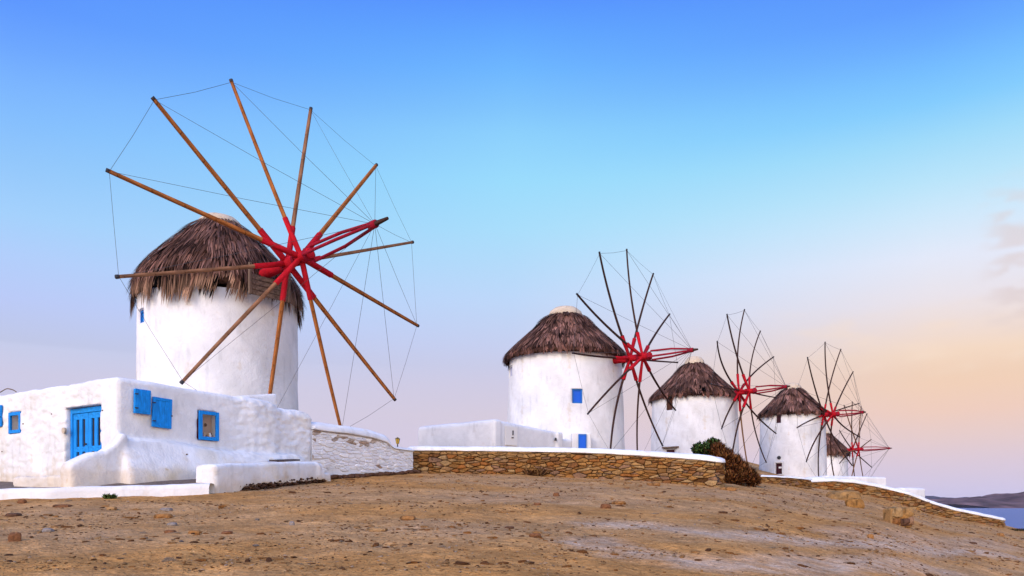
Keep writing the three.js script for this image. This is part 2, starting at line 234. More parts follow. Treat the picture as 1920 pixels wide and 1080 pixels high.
// sea and the far shore
{
  const g = new THREE.PlaneGeometry(40000, 24000, 1, 1); g.rotateX(-Math.PI / 2); g.translate(2000, -13, -9000);
  const uv = g.attributes.uv, p = g.attributes.position; for (let i = 0; i < p.count; i++) uv.setXY(i, p.getX(i), p.getZ(i));
  structure('sea', g, std(col(0.03, 0.10, 0.29), 0.35, { bumpMap: T.seaB, bumpScale: 2.2, specularIntensity: 0.35 }), 'blue sea below the hill');
  const isle = (name, d, prof, depth, c, label) => {
    const nx = 220, nz = 26, pos = [], uv = [], cc = [], idx = []; const x0 = (prof[0][0] - 960) / F * d, x1 = (prof[prof.length - 1][0] - 960) / F * d;
    for (let j = 0; j <= nz; j++) for (let i = 0; i <= nx; i++) {
      const x = mix(x0, x1, i / nx), w = j / nz, u = 960 + x / d * F, top = interp(prof, u) / F * d, n = fbm(x * 0.006, w * 3, d, 5);
      const y = -16 + (top + 18) * Math.sin(Math.PI * Math.min(1, w * 1.0)) ** 0.7 * (1 + 0.8 * n * Math.min(1, w * 3)) * (1 + 0.12 * fbm(x * 0.03, w * 9, d, 4));
      pos.push(x, y, -d - (w - 0.5) * depth + n * 60); uv.push(x, w * depth); const k = 0.85 + 1.5 * fbm(x * 0.012, w * 6, 4, 5); cc.push(c[0] * k, c[1] * k, c[2] * k);
    }
    for (let j = 0; j < nz; j++) for (let i = 0; i < nx; i++) { const a = j * (nx + 1) + i; idx.push(a, a + 1, a + nx + 1, a + 1, a + nx + 2, a + nx + 1); }
    const g = new THREE.BufferGeometry(); g.setAttribute('position', new THREE.Float32BufferAttribute(pos, 3)); g.setAttribute('uv', new THREE.Float32BufferAttribute(uv, 2)); g.setAttribute('color', new THREE.Float32BufferAttribute(cc, 3)); g.setIndex(idx); g.computeVertexNormals();
    structure(name, g, std(col(1, 1, 1), 1, { map: T.hillC, vertexColors: true }), label);
  };
  isle('hills', 4200, [[1735, 2], [1760, 9], [1780, 13], [1810, 11], [1840, 12], [1862, 16], [1885, 17], [1900, 19], [1910, 15], [1922, 14], [1950, 22], [2050, 26], [2200, 18], [2400, 3]], 1200, [0.25, 0.155, 0.15], 'low brown headland across the bay');
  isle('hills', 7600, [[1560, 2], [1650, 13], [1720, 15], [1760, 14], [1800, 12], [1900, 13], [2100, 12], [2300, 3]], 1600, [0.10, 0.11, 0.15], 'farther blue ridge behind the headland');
  scene.fog = new THREE.FogExp2(new THREE.Color().setRGB(0.72, 0.66, 0.86), 0.00002);
}

// ---------------------------------------------------------------- windmills
const thatchProfile = (pts) => { // evenly walkable outline of a roof, top to eave
  const c = new THREE.SplineCurve(pts.map(p => new THREE.Vector2(p[0], p[1]))), q = c.getSpacedPoints(60);
  return { at: s => { const k = clamp(s, 0, 1) * 60, i = Math.min(59, Math.floor(k)), t = k - i; return [mix(q[i].x, q[i + 1].x, t), mix(q[i].y, q[i + 1].y, t)]; }, len: c.getLength() };
};
function straws(prof, opt, seed) {
  const R = rng(seed), pos = [], nor = [], cc = [], idx = [], { rows, per, len, wid, lobes, droop, rough } = opt;
  const lobeA = [...Array(lobes)].map((_, i) => [(i + 0.75 * (R() - 0.5)) / lobes * Math.PI * 2, 0.35 + 0.8 * R(), 0.75 + 0.5 * R()]);
  const quadStrip = (p, dir, side, n, L, w, c0, c1, sag) => {
    const b = pos.length / 3;
    for (let k = 0; k < 4; k++) {
      const t = k / 3, ww = w * (1 - 0.75 * t * t), q = p.clone().addScaledVector(dir, L * t); q.y -= sag * L * t * t;
      for (const s of k === 3 ? [0] : [-1, 1]) { pos.push(q.x + side.x * s * ww, q.y + side.y * s * ww, q.z + side.z * s * ww); nor.push(n.x, n.y, n.z); const cl = [0, 1, 2].map(i => mix(c0[i], c1[i], t)); cc.push(...cl); }
    }
    idx.push(b, b + 1, b + 2, b + 1, b + 3, b + 2, b + 2, b + 3, b + 4, b + 3, b + 5, b + 4, b + 4, b + 5, b + 6);
  };
  for (let j = 0; j < rows; j++) {
    const eave = j >= rows - 2, s0 = 0.05 + 0.95 * Math.min(1, (j + 0.35) / rows);
    const [r] = prof.at(s0), nB = Math.max(10, Math.round(per * r));
    for (let i = 0; i < nB; i++) {
      const th0 = (i + R()) / nB * Math.PI * 2, tone = 0.34 + 1.6 * R() * R() + 0.55 * N3(Math.cos(th0) * 2.4, j * 0.5, Math.sin(th0) * 2.4) + (R() < rough ? -0.22 : 0), skew = (R() - 0.5) * 0.6 + (opt.sweep || 0) + 0.9 * N3(Math.cos(th0) * 1.6, j * 0.3, Math.sin(th0) * 1.6 + 4), lift = 0.04 + 0.10 * R();
      let ext = 1, drop = 0; if (eave) { let b = 0.12; for (const [a, h, w] of lobeA) { let dd = Math.abs(th0 - a); dd = Math.min(dd, Math.PI * 2 - dd); b = Math.max(b, h * ss(2.9 * w / lobes, 1.8 * w / lobes, dd)); } ext = (opt.gap ? 0.1 : 0.2) + droop * b; drop = 1; if (opt.gap && b < 0.2 && R() < opt.gap && j === rows - 1) continue; }
      const k = eave ? 11 : 6;
      for (let m = 0; m < k; m++) {
        const th = th0 + (R() - 0.5) * 0.30 / Math.max(0.5, r) * (eave ? 0.9 : 1), s = clamp(s0 + (R() - 0.5) * 1.1 / rows, 0.065, 1), [rr, yy] = prof.at(s), [r2, y2] = prof.at(Math.min(1, s + 0.03)), [r3, y3] = prof.at(Math.max(0, s - 0.03));
        let tr = r2 - r3, ty = y2 - y3; const tl = Math.hypot(tr, ty) || 1; tr /= tl; ty /= tl;
        const nr = -ty, ny = tr, sx = Math.sin(th), cx = Math.cos(th), out = 0.02 + 0.07 * R();
        if (drop) { tr = tr * 0.3 + 0.01; ty = -1; }
        const sk = skew + (R() - 0.5) * 0.35, dir = V(sx * (tr + nr * lift) + cx * sk * 0.4, ty + ny * lift * 0.5, cx * (tr + nr * lift) - sx * sk * 0.4).normalize();
        const n = V(sx * nr, ny, cx * nr).addScaledVector(V(R() - 0.5, R() - 0.5, R() - 0.5), 0.75).normalize(), side = dir.clone().cross(V(sx * nr, ny, cx * nr)).normalize();
        const p = V(sx * (rr + nr * out), yy + ny * out, cx * (rr + nr * out)), tt = tone * (0.75 + 0.5 * R());
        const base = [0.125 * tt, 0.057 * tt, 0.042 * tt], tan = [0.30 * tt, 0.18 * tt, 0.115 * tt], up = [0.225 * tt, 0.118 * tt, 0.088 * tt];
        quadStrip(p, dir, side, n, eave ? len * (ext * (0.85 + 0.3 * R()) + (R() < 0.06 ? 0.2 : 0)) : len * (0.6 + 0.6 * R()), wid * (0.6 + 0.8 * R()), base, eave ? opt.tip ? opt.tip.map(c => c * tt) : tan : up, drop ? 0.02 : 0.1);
      }
    }
  }
  const g = new THREE.BufferGeometry(); g.setAttribute('position', new THREE.Float32BufferAttribute(pos, 3)); g.setAttribute('normal', new THREE.Float32BufferAttribute(nor, 3)); g.setAttribute('color', new THREE.Float32BufferAttribute(cc, 3)); g.setIndex(idx); return g;
}
function lathe(pts, seg, noise) { // surface of revolution, rough
  const pos = [], uv = [], idx = []; let L = 0;
  pts.forEach(([r, y], i) => { if (i) L += Math.hypot(r - pts[i - 1][0], y - pts[i - 1][1]); for (let k = 0; k <= seg; k++) { const a = k / seg * Math.PI * 2, q = r + (r > 0.02 ? noise(Math.sin(a) * r, y, Math.cos(a) * r) : 0); pos.push(Math.sin(a) * q, y, Math.cos(a) * q); uv.push(a * Math.max(r, 0.5), L); } });
  for (let i = 0; i < pts.length - 1; i++) for (let k = 0; k < seg; k++) { const a = i * (seg + 1) + k, s = seg + 1; idx.push(a, a + s, a + 1, a + 1, a + s, a + s + 1); }
  const g = new THREE.BufferGeometry(); g.setAttribute('position', new THREE.Float32BufferAttribute(pos, 3)); g.setAttribute('uv', new THREE.Float32BufferAttribute(uv, 2)); g.setIndex(idx); g.computeVertexNormals(); return g;
}
function hitRound(cx, cd, R, u) { // bearing on a round tower of the point a sight line at column u meets
  const k = (u - 960) / F, a = k * k + 1, b = -2 * (k * cx + cd), c = cx * cx + cd * cd - R * R, D = Math.sqrt(Math.max(0, b * b - 4 * a * c)), d = (-b - D) / (2 * a);
  return { th: Math.atan2(k * d - cx, cd - d), d };
}
function mill(o) {
  const { cx, cd, Rb, Rt, y0, yE } = o, root = thing('windmill', o.label, 'windmill', [cx, y0, -cd], 0, 'windmills in a row on the hilltop');
  const hh = yE + 0.12 - y0, Rat = y => mix(Rb, Rt, clamp((y) / hh, 0, 1));
  const wins = (o.windows || []).map(w => { const R = Rat((EYE + (HOR - w.v0) / F * (cd - Rb)) - y0), a = hitRound(cx, cd, R, w.u0), b = hitRound(cx, cd, R, w.u1), d = (a.d + b.d) / 2; return { ...w, t0: a.th, t1: b.th, R, y1: EYE + (HOR - w.v0) / F * d - y0, y0: EYE + (HOR - w.v1) / F * d - y0 }; });
  const ts = [], ys = []; for (let i = 0; i < 140; i++) ts.push(-Math.PI + i / 140 * Math.PI * 2); for (let i = 0; i <= 70; i++) ys.push(i / 70 * hh);
  for (const w of wins) { const e = 0.012 / w.R; ts.push(w.t0 - e, w.t0 + e, w.t1 - e, w.t1 + e); ys.push(w.y0 - 0.012, w.y0 + 0.012, w.y1 - 0.012, w.y1 + 0.012); }
  ts.sort((a, b) => a - b); ys.sort((a, b) => a - b); ts.push(ts[0] + Math.PI * 2);
  const pos = [], uv = [], cc = [], idx = [], s = ts.length;
  for (const y of ys) for (const t of ts) {
    const R = Rat(y), X = Math.sin(t) * R, Z = Math.cos(t) * R; let r = R + 0.05 * fbm(X * 0.7 + o.seed, y * 0.7, Z * 0.7, 3) + 0.02 * fbm(X * 2.6 + o.seed, y * 2.6, Z * 2.6, 3);
    let tn = t > Math.PI ? t - 2 * Math.PI : t; const inW = wins.some(w => tn > w.t0 && tn < w.t1 && y > w.y0 && y < w.y1); if (inW) r -= 0.2;
    pos.push(Math.sin(t) * r, y, Math.cos(t) * r); uv.push(t * R, y);
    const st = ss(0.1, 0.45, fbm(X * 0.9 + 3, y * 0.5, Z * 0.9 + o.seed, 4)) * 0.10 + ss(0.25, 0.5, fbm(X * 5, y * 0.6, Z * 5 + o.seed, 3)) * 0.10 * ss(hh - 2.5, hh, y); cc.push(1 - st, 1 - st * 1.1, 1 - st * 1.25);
  }
  for (let i = 0; i < ys.length - 1; i++) for (let k = 0; k < s - 1; k++) { const a = i * s + k; idx.push(a, a + 1, a + s, a + 1, a + s + 1, a + s); }
  const tg = new THREE.BufferGeometry(); tg.setAttribute('position', new THREE.Float32BufferAttribute(pos, 3)); tg.setAttribute('uv', new THREE.Float32BufferAttribute(uv, 2)); tg.setAttribute('color', new THREE.Float32BufferAttribute(cc, 3)); tg.setIndex(idx); tg.computeVertexNormals();
  part('tower', tg, M.whiteV, root);
  for (const w of wins) {
    const t = (w.t0 + w.t1) / 2, g = new THREE.Group(), R = w.R - 0.13, ww = w.R * 2 * Math.sin((w.t1 - w.t0) / 2), wh = w.y1 - w.y0; g.name = w.door ? 'door' : 'window'; g.position.set(Math.sin(t) * R, w.y0, Math.cos(t) * R); g.rotation.y = t; root.add(g);
    const f = 0.07, fm = w.frame || M.blueDark;
    part('frame', merge([box(f, wh - 0.03, 0.1, -ww / 2 + f / 2 + 0.012, wh / 2, 0), box(f, wh - 0.03, 0.1, ww / 2 - f / 2 - 0.012, wh / 2, 0), box(ww - 2 * f - 0.024, f, 0.096, 0, wh - f / 2 - 0.015, 0), box(ww - 2 * f - 0.024, f, 0.096, 0, f / 2 + 0.015, 0)]), fm, g);
    const iw = ww - 2 * f - 0.024, n = w.boards || 3; for (let i = 0; i < n; i++) part(w.glass ? 'pane' : 'board', box(iw / n - 0.006, wh - 2 * f - 0.03, 0.03, -iw / 2 + (i + 0.5) * iw / n, wh / 2, -0.02), w.fill || M.blueDeep, g);
    if (w.lintel) part('lintel', box(ww + 0.5, 0.12, 0.34, 0.06, wh + 0.08, 0.12, 0.02), M.plank, g);
    if (w.step) part('surround', merge([box(0.14, wh + 0.12, 0.1, -ww / 2 - 0.07, wh / 2, 0.17, 0.02), box(0.14, wh + 0.12, 0.1, ww / 2 + 0.07, wh / 2, 0.17, 0.02), box(ww + 0.28, 0.14, 0.1, 0, wh + 0.13, 0.172, 0.02)]), M.white, g);
    if (w.notice) part('notice', box(iw * 0.62, 0.16, 0.01, 0.06, wh * 0.62, 0.0), M.paper, g);
    if (w.lamp) { const l = new THREE.CylinderGeometry(0.15, 0.17, 0.1, 16); l.rotateX(Math.PI / 2); l.translate(0, wh + 0.52, 0.17); part('wall_lamp', l, M.iron, g); }
  }
  // roof: a rough shell under many straws, with a limewashed cap
  const pr = thatchProfile(o.roof.map(([r, y]) => [r, y - y0]));
  const shell = [...Array(41)].map((_, i) => pr.at(i / 40)); shell.push([o.roof[o.roof.length - 1][0] - 0.25, shell[40][1] - 0.02]);
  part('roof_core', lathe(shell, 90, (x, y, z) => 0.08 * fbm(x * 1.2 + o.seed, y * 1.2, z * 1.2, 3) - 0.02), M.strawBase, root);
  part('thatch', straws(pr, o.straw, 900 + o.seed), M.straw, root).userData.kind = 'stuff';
  const cp = o.cap; part('roof_cap', lathe([[0.001, cp.top - y0], [cp.r * 0.30, cp.top - y0 - 0.03], [cp.r * 0.62, cp.top - y0 - 0.16 * (cp.top - cp.bot)], [cp.r * 0.86, cp.top - y0 - 0.5 * (cp.top - cp.bot)], [cp.r, cp.bot - y0], [cp.r * 0.8, cp.bot - y0 - 0.12]], 40, (x, y, z) => 0.09 * fbm(x * 2 + o.seed, y * 2, z * 2, 3)), M.cream, root);
  // sail wheel
  const { hub, yaw, el, ph, L, c, R } = o.wheel, n = V(Math.sin(yaw) * Math.cos(el), Math.sin(el), Math.cos(yaw) * Math.cos(el)), a = V(Math.cos(yaw), 0, -Math.sin(yaw)), b = n.clone().cross(a); if (b.y < 0) b.negate();
  const wheel = new THREE.Group(); wheel.name = 'sail_wheel'; wheel.position.set(hub.x - cx, hub.y - y0, hub.z + cd); root.add(wheel);
  const eye = V(0, EYE, 0), tips = [];
  for (let k = 0; k < 12; k++) {
    const px = o.wheel.tips[k], th = ph + k * Math.PI / 6; let q = a.clone().multiplyScalar(Math.sin(th) * R).addScaledVector(b, Math.cos(th) * R).addScaledVector(n, c);
    if (px) { const dir = P(px[0], px[1], 1).sub(eye), pl = hub.clone().addScaledVector(n, c), t = pl.clone().sub(eye).dot(n) / dir.dot(n), h = eye.clone().addScaledVector(dir, t).sub(hub); if (Math.abs(h.length() / R - 1) < 0.16) q = h; }
    tips.push(q);
  }
  const nose = n.clone().multiplyScalar(L), rt = o.thick, sag = o.bend, wr = o.wireR;
  part('windshaft', tube([n.clone().multiplyScalar(-o.shaft), n.clone().multiplyScalar(-0.75), n.clone().multiplyScalar(-0.74), n.clone().multiplyScalar(1.05), n.clone().multiplyScalar(1.07)], [0.2, 0.2, 0.21, 0.2, 0.16], 8), M.red, wheel);
  for (const x of [-0.45, 0.25, 0.95]) part('collar', tube([n.clone().multiplyScalar(x - 0.07), n.clone().multiplyScalar(x + 0.07)], [0.24, 0.24], 8), M.redDark, wheel);
  for (let k = 0; k < 12; k++) {
    const q = tips[k], off = k % 2 ? -0.32 : 0.5, foot = n.clone().multiplyScalar(off), rd = q.clone().addScaledVector(n, -q.dot(n)).normalize(), st = foot.clone().addScaledVector(rd, 0.12), pts = [], rad = [], N = 14;
    for (let i = 0; i <= N; i++) { const t = i / N, bb = sag * (0.6 + 0.8 * hash2(k, o.seed, 4)); pts.push(st.clone().lerp(q, t).addScaledVector(n, -4 * bb * t * (1 - t)).addScaledVector(a, 0.10 * (hash2(k, 3, o.seed) - 0.5) * Math.sin(Math.PI * t) * (o.bend > 0.1 ? 3 : 0.6))); rad.push(mix(rt, rt * 0.72, t)); }
    const full = pts.map(p => p), iRed = Math.round(o.red / R * N);
    part('blade', tube(full, rad, 8, true, true), (o.blade || [M.poleDark])[k % (o.blade || [1]).length] || M.poleDark, wheel);
    const cut = pts.slice(0, iRed + 1); part('blade_brace', tube(cut, cut.map((_, i) => rt * mix(o.braceIn, o.braceOut, i / Math.max(1, iRed))), 8, true, true), M.red, wheel);
    part('tip_band', tube([q.clone().lerp(st, 0.012), q.clone().lerp(st, -0.003)], [rt * 0.92], 8), M.iron, wheel);
    const q2 = tips[(k + 1) % 12], w1 = q.clone().lerp(st, 0.012), w2 = q2.clone().lerp(st, 0.012), mid = w1.clone().lerp(w2, 0.5); mid.y -= 0.05;
    part('wire', tube([w1, mid, w2], [wr], 4, false), M.wire, wheel);
    const wm = w1.clone().lerp(nose, 0.5); wm.y -= 0.03; part('wire', tube([w1, wm, nose], [wr], 4, false), M.wire, wheel);
  }
  for (let k = 0; k < 3; k++) { const t = 0.2 + k * Math.PI * 2 / 3, o1 = a.clone().multiplyScalar(Math.sin(t) * 0.3).addScaledVector(b, Math.cos(t) * 0.3), p0 = o1.clone().addScaledVector(n, 1.0), p1 = nose.clone().addScaledVector(o1, 0.22); part('bowsprit_rod', tube([p0, p0.clone().lerp(p1, 0.5).addScaledVector(o1, 0.25), p1], [0.056, 0.056, 0.052], 8), M.redDark, wheel); }
  part('bowsprit', tube([nose.clone().multiplyScalar(1 - 0.25 / L), nose.clone().multiplyScalar(1 + 0.06 / L)], [0.13, 0.13], 10), M.redDark, wheel);
  part('bowsprit_tip', tube([nose.clone().multiplyScalar(1 + 0.06 / L), nose.clone().multiplyScalar(1 + o.nose / L)], [0.085, 0.05], 8), M.poleDark, wheel);
  // boards round the shaft where it leaves the roof
  const e = Math.max(0.1, o.shaft - (o.boardAt ?? 0.6) ), bx = V(Math.sin(yaw), 0, Math.cos(yaw)); const bg = new THREE.Group(); bg.name = 'shaft_opening'; bg.position.set(hub.x - cx - bx.x * (o.boardBack), hub.y - y0, hub.z + cd - bx.z * (o.boardBack)); bg.rotation.y = yaw; root.add(bg);
  for (let i = 0; i < 4; i++) part('plank', box(1.5, 0.17, 0.06, 0.02 * (i % 2), -0.42 - i * 0.185, 0, 0.01), M.plank, bg);
  part('post', box(0.1, 1.15, 0.12, -0.8, -0.5, 0.0, 0.01), M.plank, bg); part('post', box(0.1, 1.15, 0.12, 0.8, -0.5, 0.0, 0.01), M.plank, bg);
  return root;
}
const D2R = Math.PI / 180;
const K = 1.05, hubAt = (u, v, d) => P(u, v, d * K);
const MILLS = [
  { label: 'largest white windmill beside the house, with ragged thatch and tan wooden sail poles', seed: 3, w: [548.9, 489.8, 26.1, 49.6, 3.3, -18.9, 4.29, -0.2], s: 5.1, uc: 412,
    tips: [[433, 150], [583, 203], [706, 309], [774, 454], [784, 611], [741, 750], null, null, [340, 718], [218, 519], [200, 319], [286, 183]],
    Rb: 3.02, Rt: 2.96, y0: 2.6, yE: 9.35, roof: [[0.58, 12.82], [1.12, 12.42], [1.6, 11.95], [2.12, 11.42], [2.55, 10.95], [2.87, 10.5], [3.05, 10.1], [3.1, 9.62]], cap: { top: 13.06, bot: 12.6, r: 0.88 },
    straw: { rows: 15, per: 34, len: 0.66, wid: 0.024, lobes: 20, droop: 1.3, gap: 0.8, sweep: -0.25, rough: 0.35, tip: [0.38, 0.225, 0.14] }, thick: 0.072, red: 1.25, braceIn: 1.25, braceOut: 1.2, bend: 0.02, wireR: 0.006, nose: 0.62, shaft: 3.3, boardBack: 1.45, blade: [M.pole, M.poleGrey, M.pole, M.poleGrey, M.pole, M.pole, M.pole, M.pole, M.poleGrey, M.poleGrey, M.pole, M.pole],
    windows: [{ u0: 259.5, u1: 270, v0: 580, v1: 606, boards: 2, fill: M.blue }] },
  { label: 'white windmill behind the stone wall with one blue shuttered window and red hub', seed: 11, w: [1190.4, 671, 43.3, 52.3, 0.3, -66, 3.43, -0.18], s: 4.7, uc: 1060,
    tips: [[1081.5, 551], [1123.7, 472.6], [1175, 467.4], [1225, 513], [1255.6, 589], [1270.4, 679.7], [1266.5, 769], [1242.5, 836], null, null, [1102, 776], [1074, 662]],
    Rb: 3.76, Rt: 3.5, y0: 3.4, yE: 10.7, roof: [[0.85, 13.5], [1.35, 13.22], [1.95, 12.6], [2.7, 11.9], [3.35, 11.3], [3.75, 10.85], [3.86, 10.55]], cap: { top: 14.02, bot: 13.38, r: 1.12 },
    straw: { rows: 15, per: 24, len: 0.62, wid: 0.04, lobes: 30, droop: 0.3, rough: 0.15, tip: [0.18, 0.083, 0.06] }, thick: 0.058, red: 1.5, braceIn: 1.15, braceOut: 1.7, bend: 0.2, wireR: 0.008, nose: 0.35, shaft: 3, boardBack: 1.6,
    windows: [{ u0: 1073, u1: 1092.5, v0: 729, v1: 756, boards: 4, fill: M.blueDeep }, { u0: 952.5, u1: 960, v0: 687, v1: 708, frame: M.white, boards: 1, fill: std(col(0.45, 0.46, 0.6), 0.4), glass: 1 }] },
  { label: 'third white windmill from the left with a brown window and a timber door lintel', seed: 23, w: [1393.3, 735.3, 57.6, 50, 1.7, -32, 3.23, 0.2], s: 4.2, uc: 1302,
    tips: [[1363, 589], [1396, 580], [1425.7, 620.7], [1450.7, 669], [1465, 742.7], [1455, 812.7], [1436.7, 867], null, null, [1353, 804], [1333, 720], [1344.7, 640]],
    Rb: 3.55, Rt: 3.38, y0: 4.4, yE: 10.25, roof: [[0.6, 13.25], [1.05, 12.9], [1.7, 12.2], [2.5, 11.4], [3.2, 10.75], [3.55, 10.35], [3.64, 10.1]], cap: { top: 13.75, bot: 13.05, r: 0.86 },
    straw: { rows: 14, per: 20, len: 0.66, wid: 0.05, lobes: 26, droop: 0.3, rough: 0.2, tip: [0.18, 0.083, 0.06] }, thick: 0.058, red: 1.2, braceIn: 1.15, braceOut: 1.6, bend: 0.27, wireR: 0.010, nose: 0.3, shaft: 2.8, boardBack: 1.4, blade: [M.poleDark, M.poleDark, M.poleDark, M.poleDark, M.poleDark, M.poleDark, M.poleDark, M.poleTan, M.poleDark, M.poleDark, M.poleDark, M.poleDark],
    windows: [{ u0: 1249, u1: 1261, v0: 745, v1: 769, frame: M.brown, boards: 2, fill: M.brown }, { u0: 1247, u1: 1266, v0: 841, v1: 866, frame: M.white, boards: 2, fill: M.darkRed, door: 1, lintel: 1 }] },
  { label: 'fourth white windmill from the left with dark arched door and small brown window', seed: 37, w: [1551.3, 777.5, 65.9, 42.8, -1.1, -14.4, 2.99, 0.15], s: 3.35, uc: 1486,
    tips: [[1547, 641], [1576.7, 654.5], [1599.7, 697], [1610.6, 756.5], [1612.5, 819.5], [1598, 873], null, null, [1511.7, 866], [1494.5, 802], null, [1514, 670]],
    Rb: 2.98, Rt: 2.84, y0: 3.9, yE: 9.95, roof: [[0.6, 12.45], [1.0, 12.15], [1.55, 11.55], [2.2, 10.85], [2.75, 10.3], [3.0, 10.0], [3.08, 9.75]], cap: { top: 12.92, bot: 12.28, r: 0.86 },
    straw: { rows: 13, per: 20, len: 0.62, wid: 0.055, lobes: 26, droop: 0.3, rough: 0.15, tip: [0.19, 0.098, 0.07] }, thick: 0.058, red: 1.0, braceIn: 1.15, braceOut: 1.4, bend: 0.22, wireR: 0.011, nose: 0.25, shaft: 2.4, boardBack: 1.2,
    windows: [{ u0: 1455.5, u1: 1464, v0: 777, v1: 793, frame: M.darkRed, boards: 2, fill: M.darkRed }, { u0: 1454.5, u1: 1467, v0: 869, v1: 889, frame: M.darkRed, boards: 2, fill: M.darkRed, door: 1, step: 1, notice: 1, lamp: 1 }] },
  { label: 'farthest windmill, half hidden at the right end of the row', seed: 51, w: [1602.7, 843, 96.9, 46.8, -0.5, -39.4, 4.09, 0], s: 3.95, uc: 1546,
    tips: [[1582.5, 759.5], [1594.5, 735.5], [1611.5, 743], [1625.8, 775.5], [1633.5, 824], [1634.5, 876], null, null, null, [1574, 869], null, [1574, 807]],
    Rb: 2.95, Rt: 2.9, y0: 4.3, yE: 8.4, roof: [[0.5, 11.35], [0.95, 11.0], [1.6, 10.35], [2.3, 9.65], [2.9, 9.0], [3.1, 8.6], [3.15, 8.2]], cap: { top: 11.75, bot: 11.25, r: 0.65 },
    straw: { rows: 13, per: 18, len: 0.65, wid: 0.06, lobes: 22, droop: 0.55, rough: 0.2, tip: [0.27, 0.15, 0.10] }, thick: 0.062, red: 0.8, braceIn: 1.2, braceOut: 1.3, bend: 0.06, wireR: 0.012, nose: 0.3, shaft: 2.8, boardBack: 1.4, blade: [M.poleTan, M.poleDark, M.poleTan, M.poleDark] },
];
for (const m of MILLS) {
  const [u, v, d, yaw, el, ph, L, c] = m.w, hub = hubAt(u, v, d), k = (m.uc - 960) / F;
  const nx = Math.sin(yaw * D2R), nd = Math.cos(yaw * D2R), s = (hub.x - k * -hub.z) / (nx + k * nd);   // how far behind the wheel the tower's axis stands
  mill({ ...m, cx: hub.x - nx * s, cd: -hub.z + nd * s, wheel: { hub, yaw: yaw * D2R, el: el * D2R, ph: ph * D2R, L: L * K, c: c * K, R: 6 * K, tips: m.tips } });
}
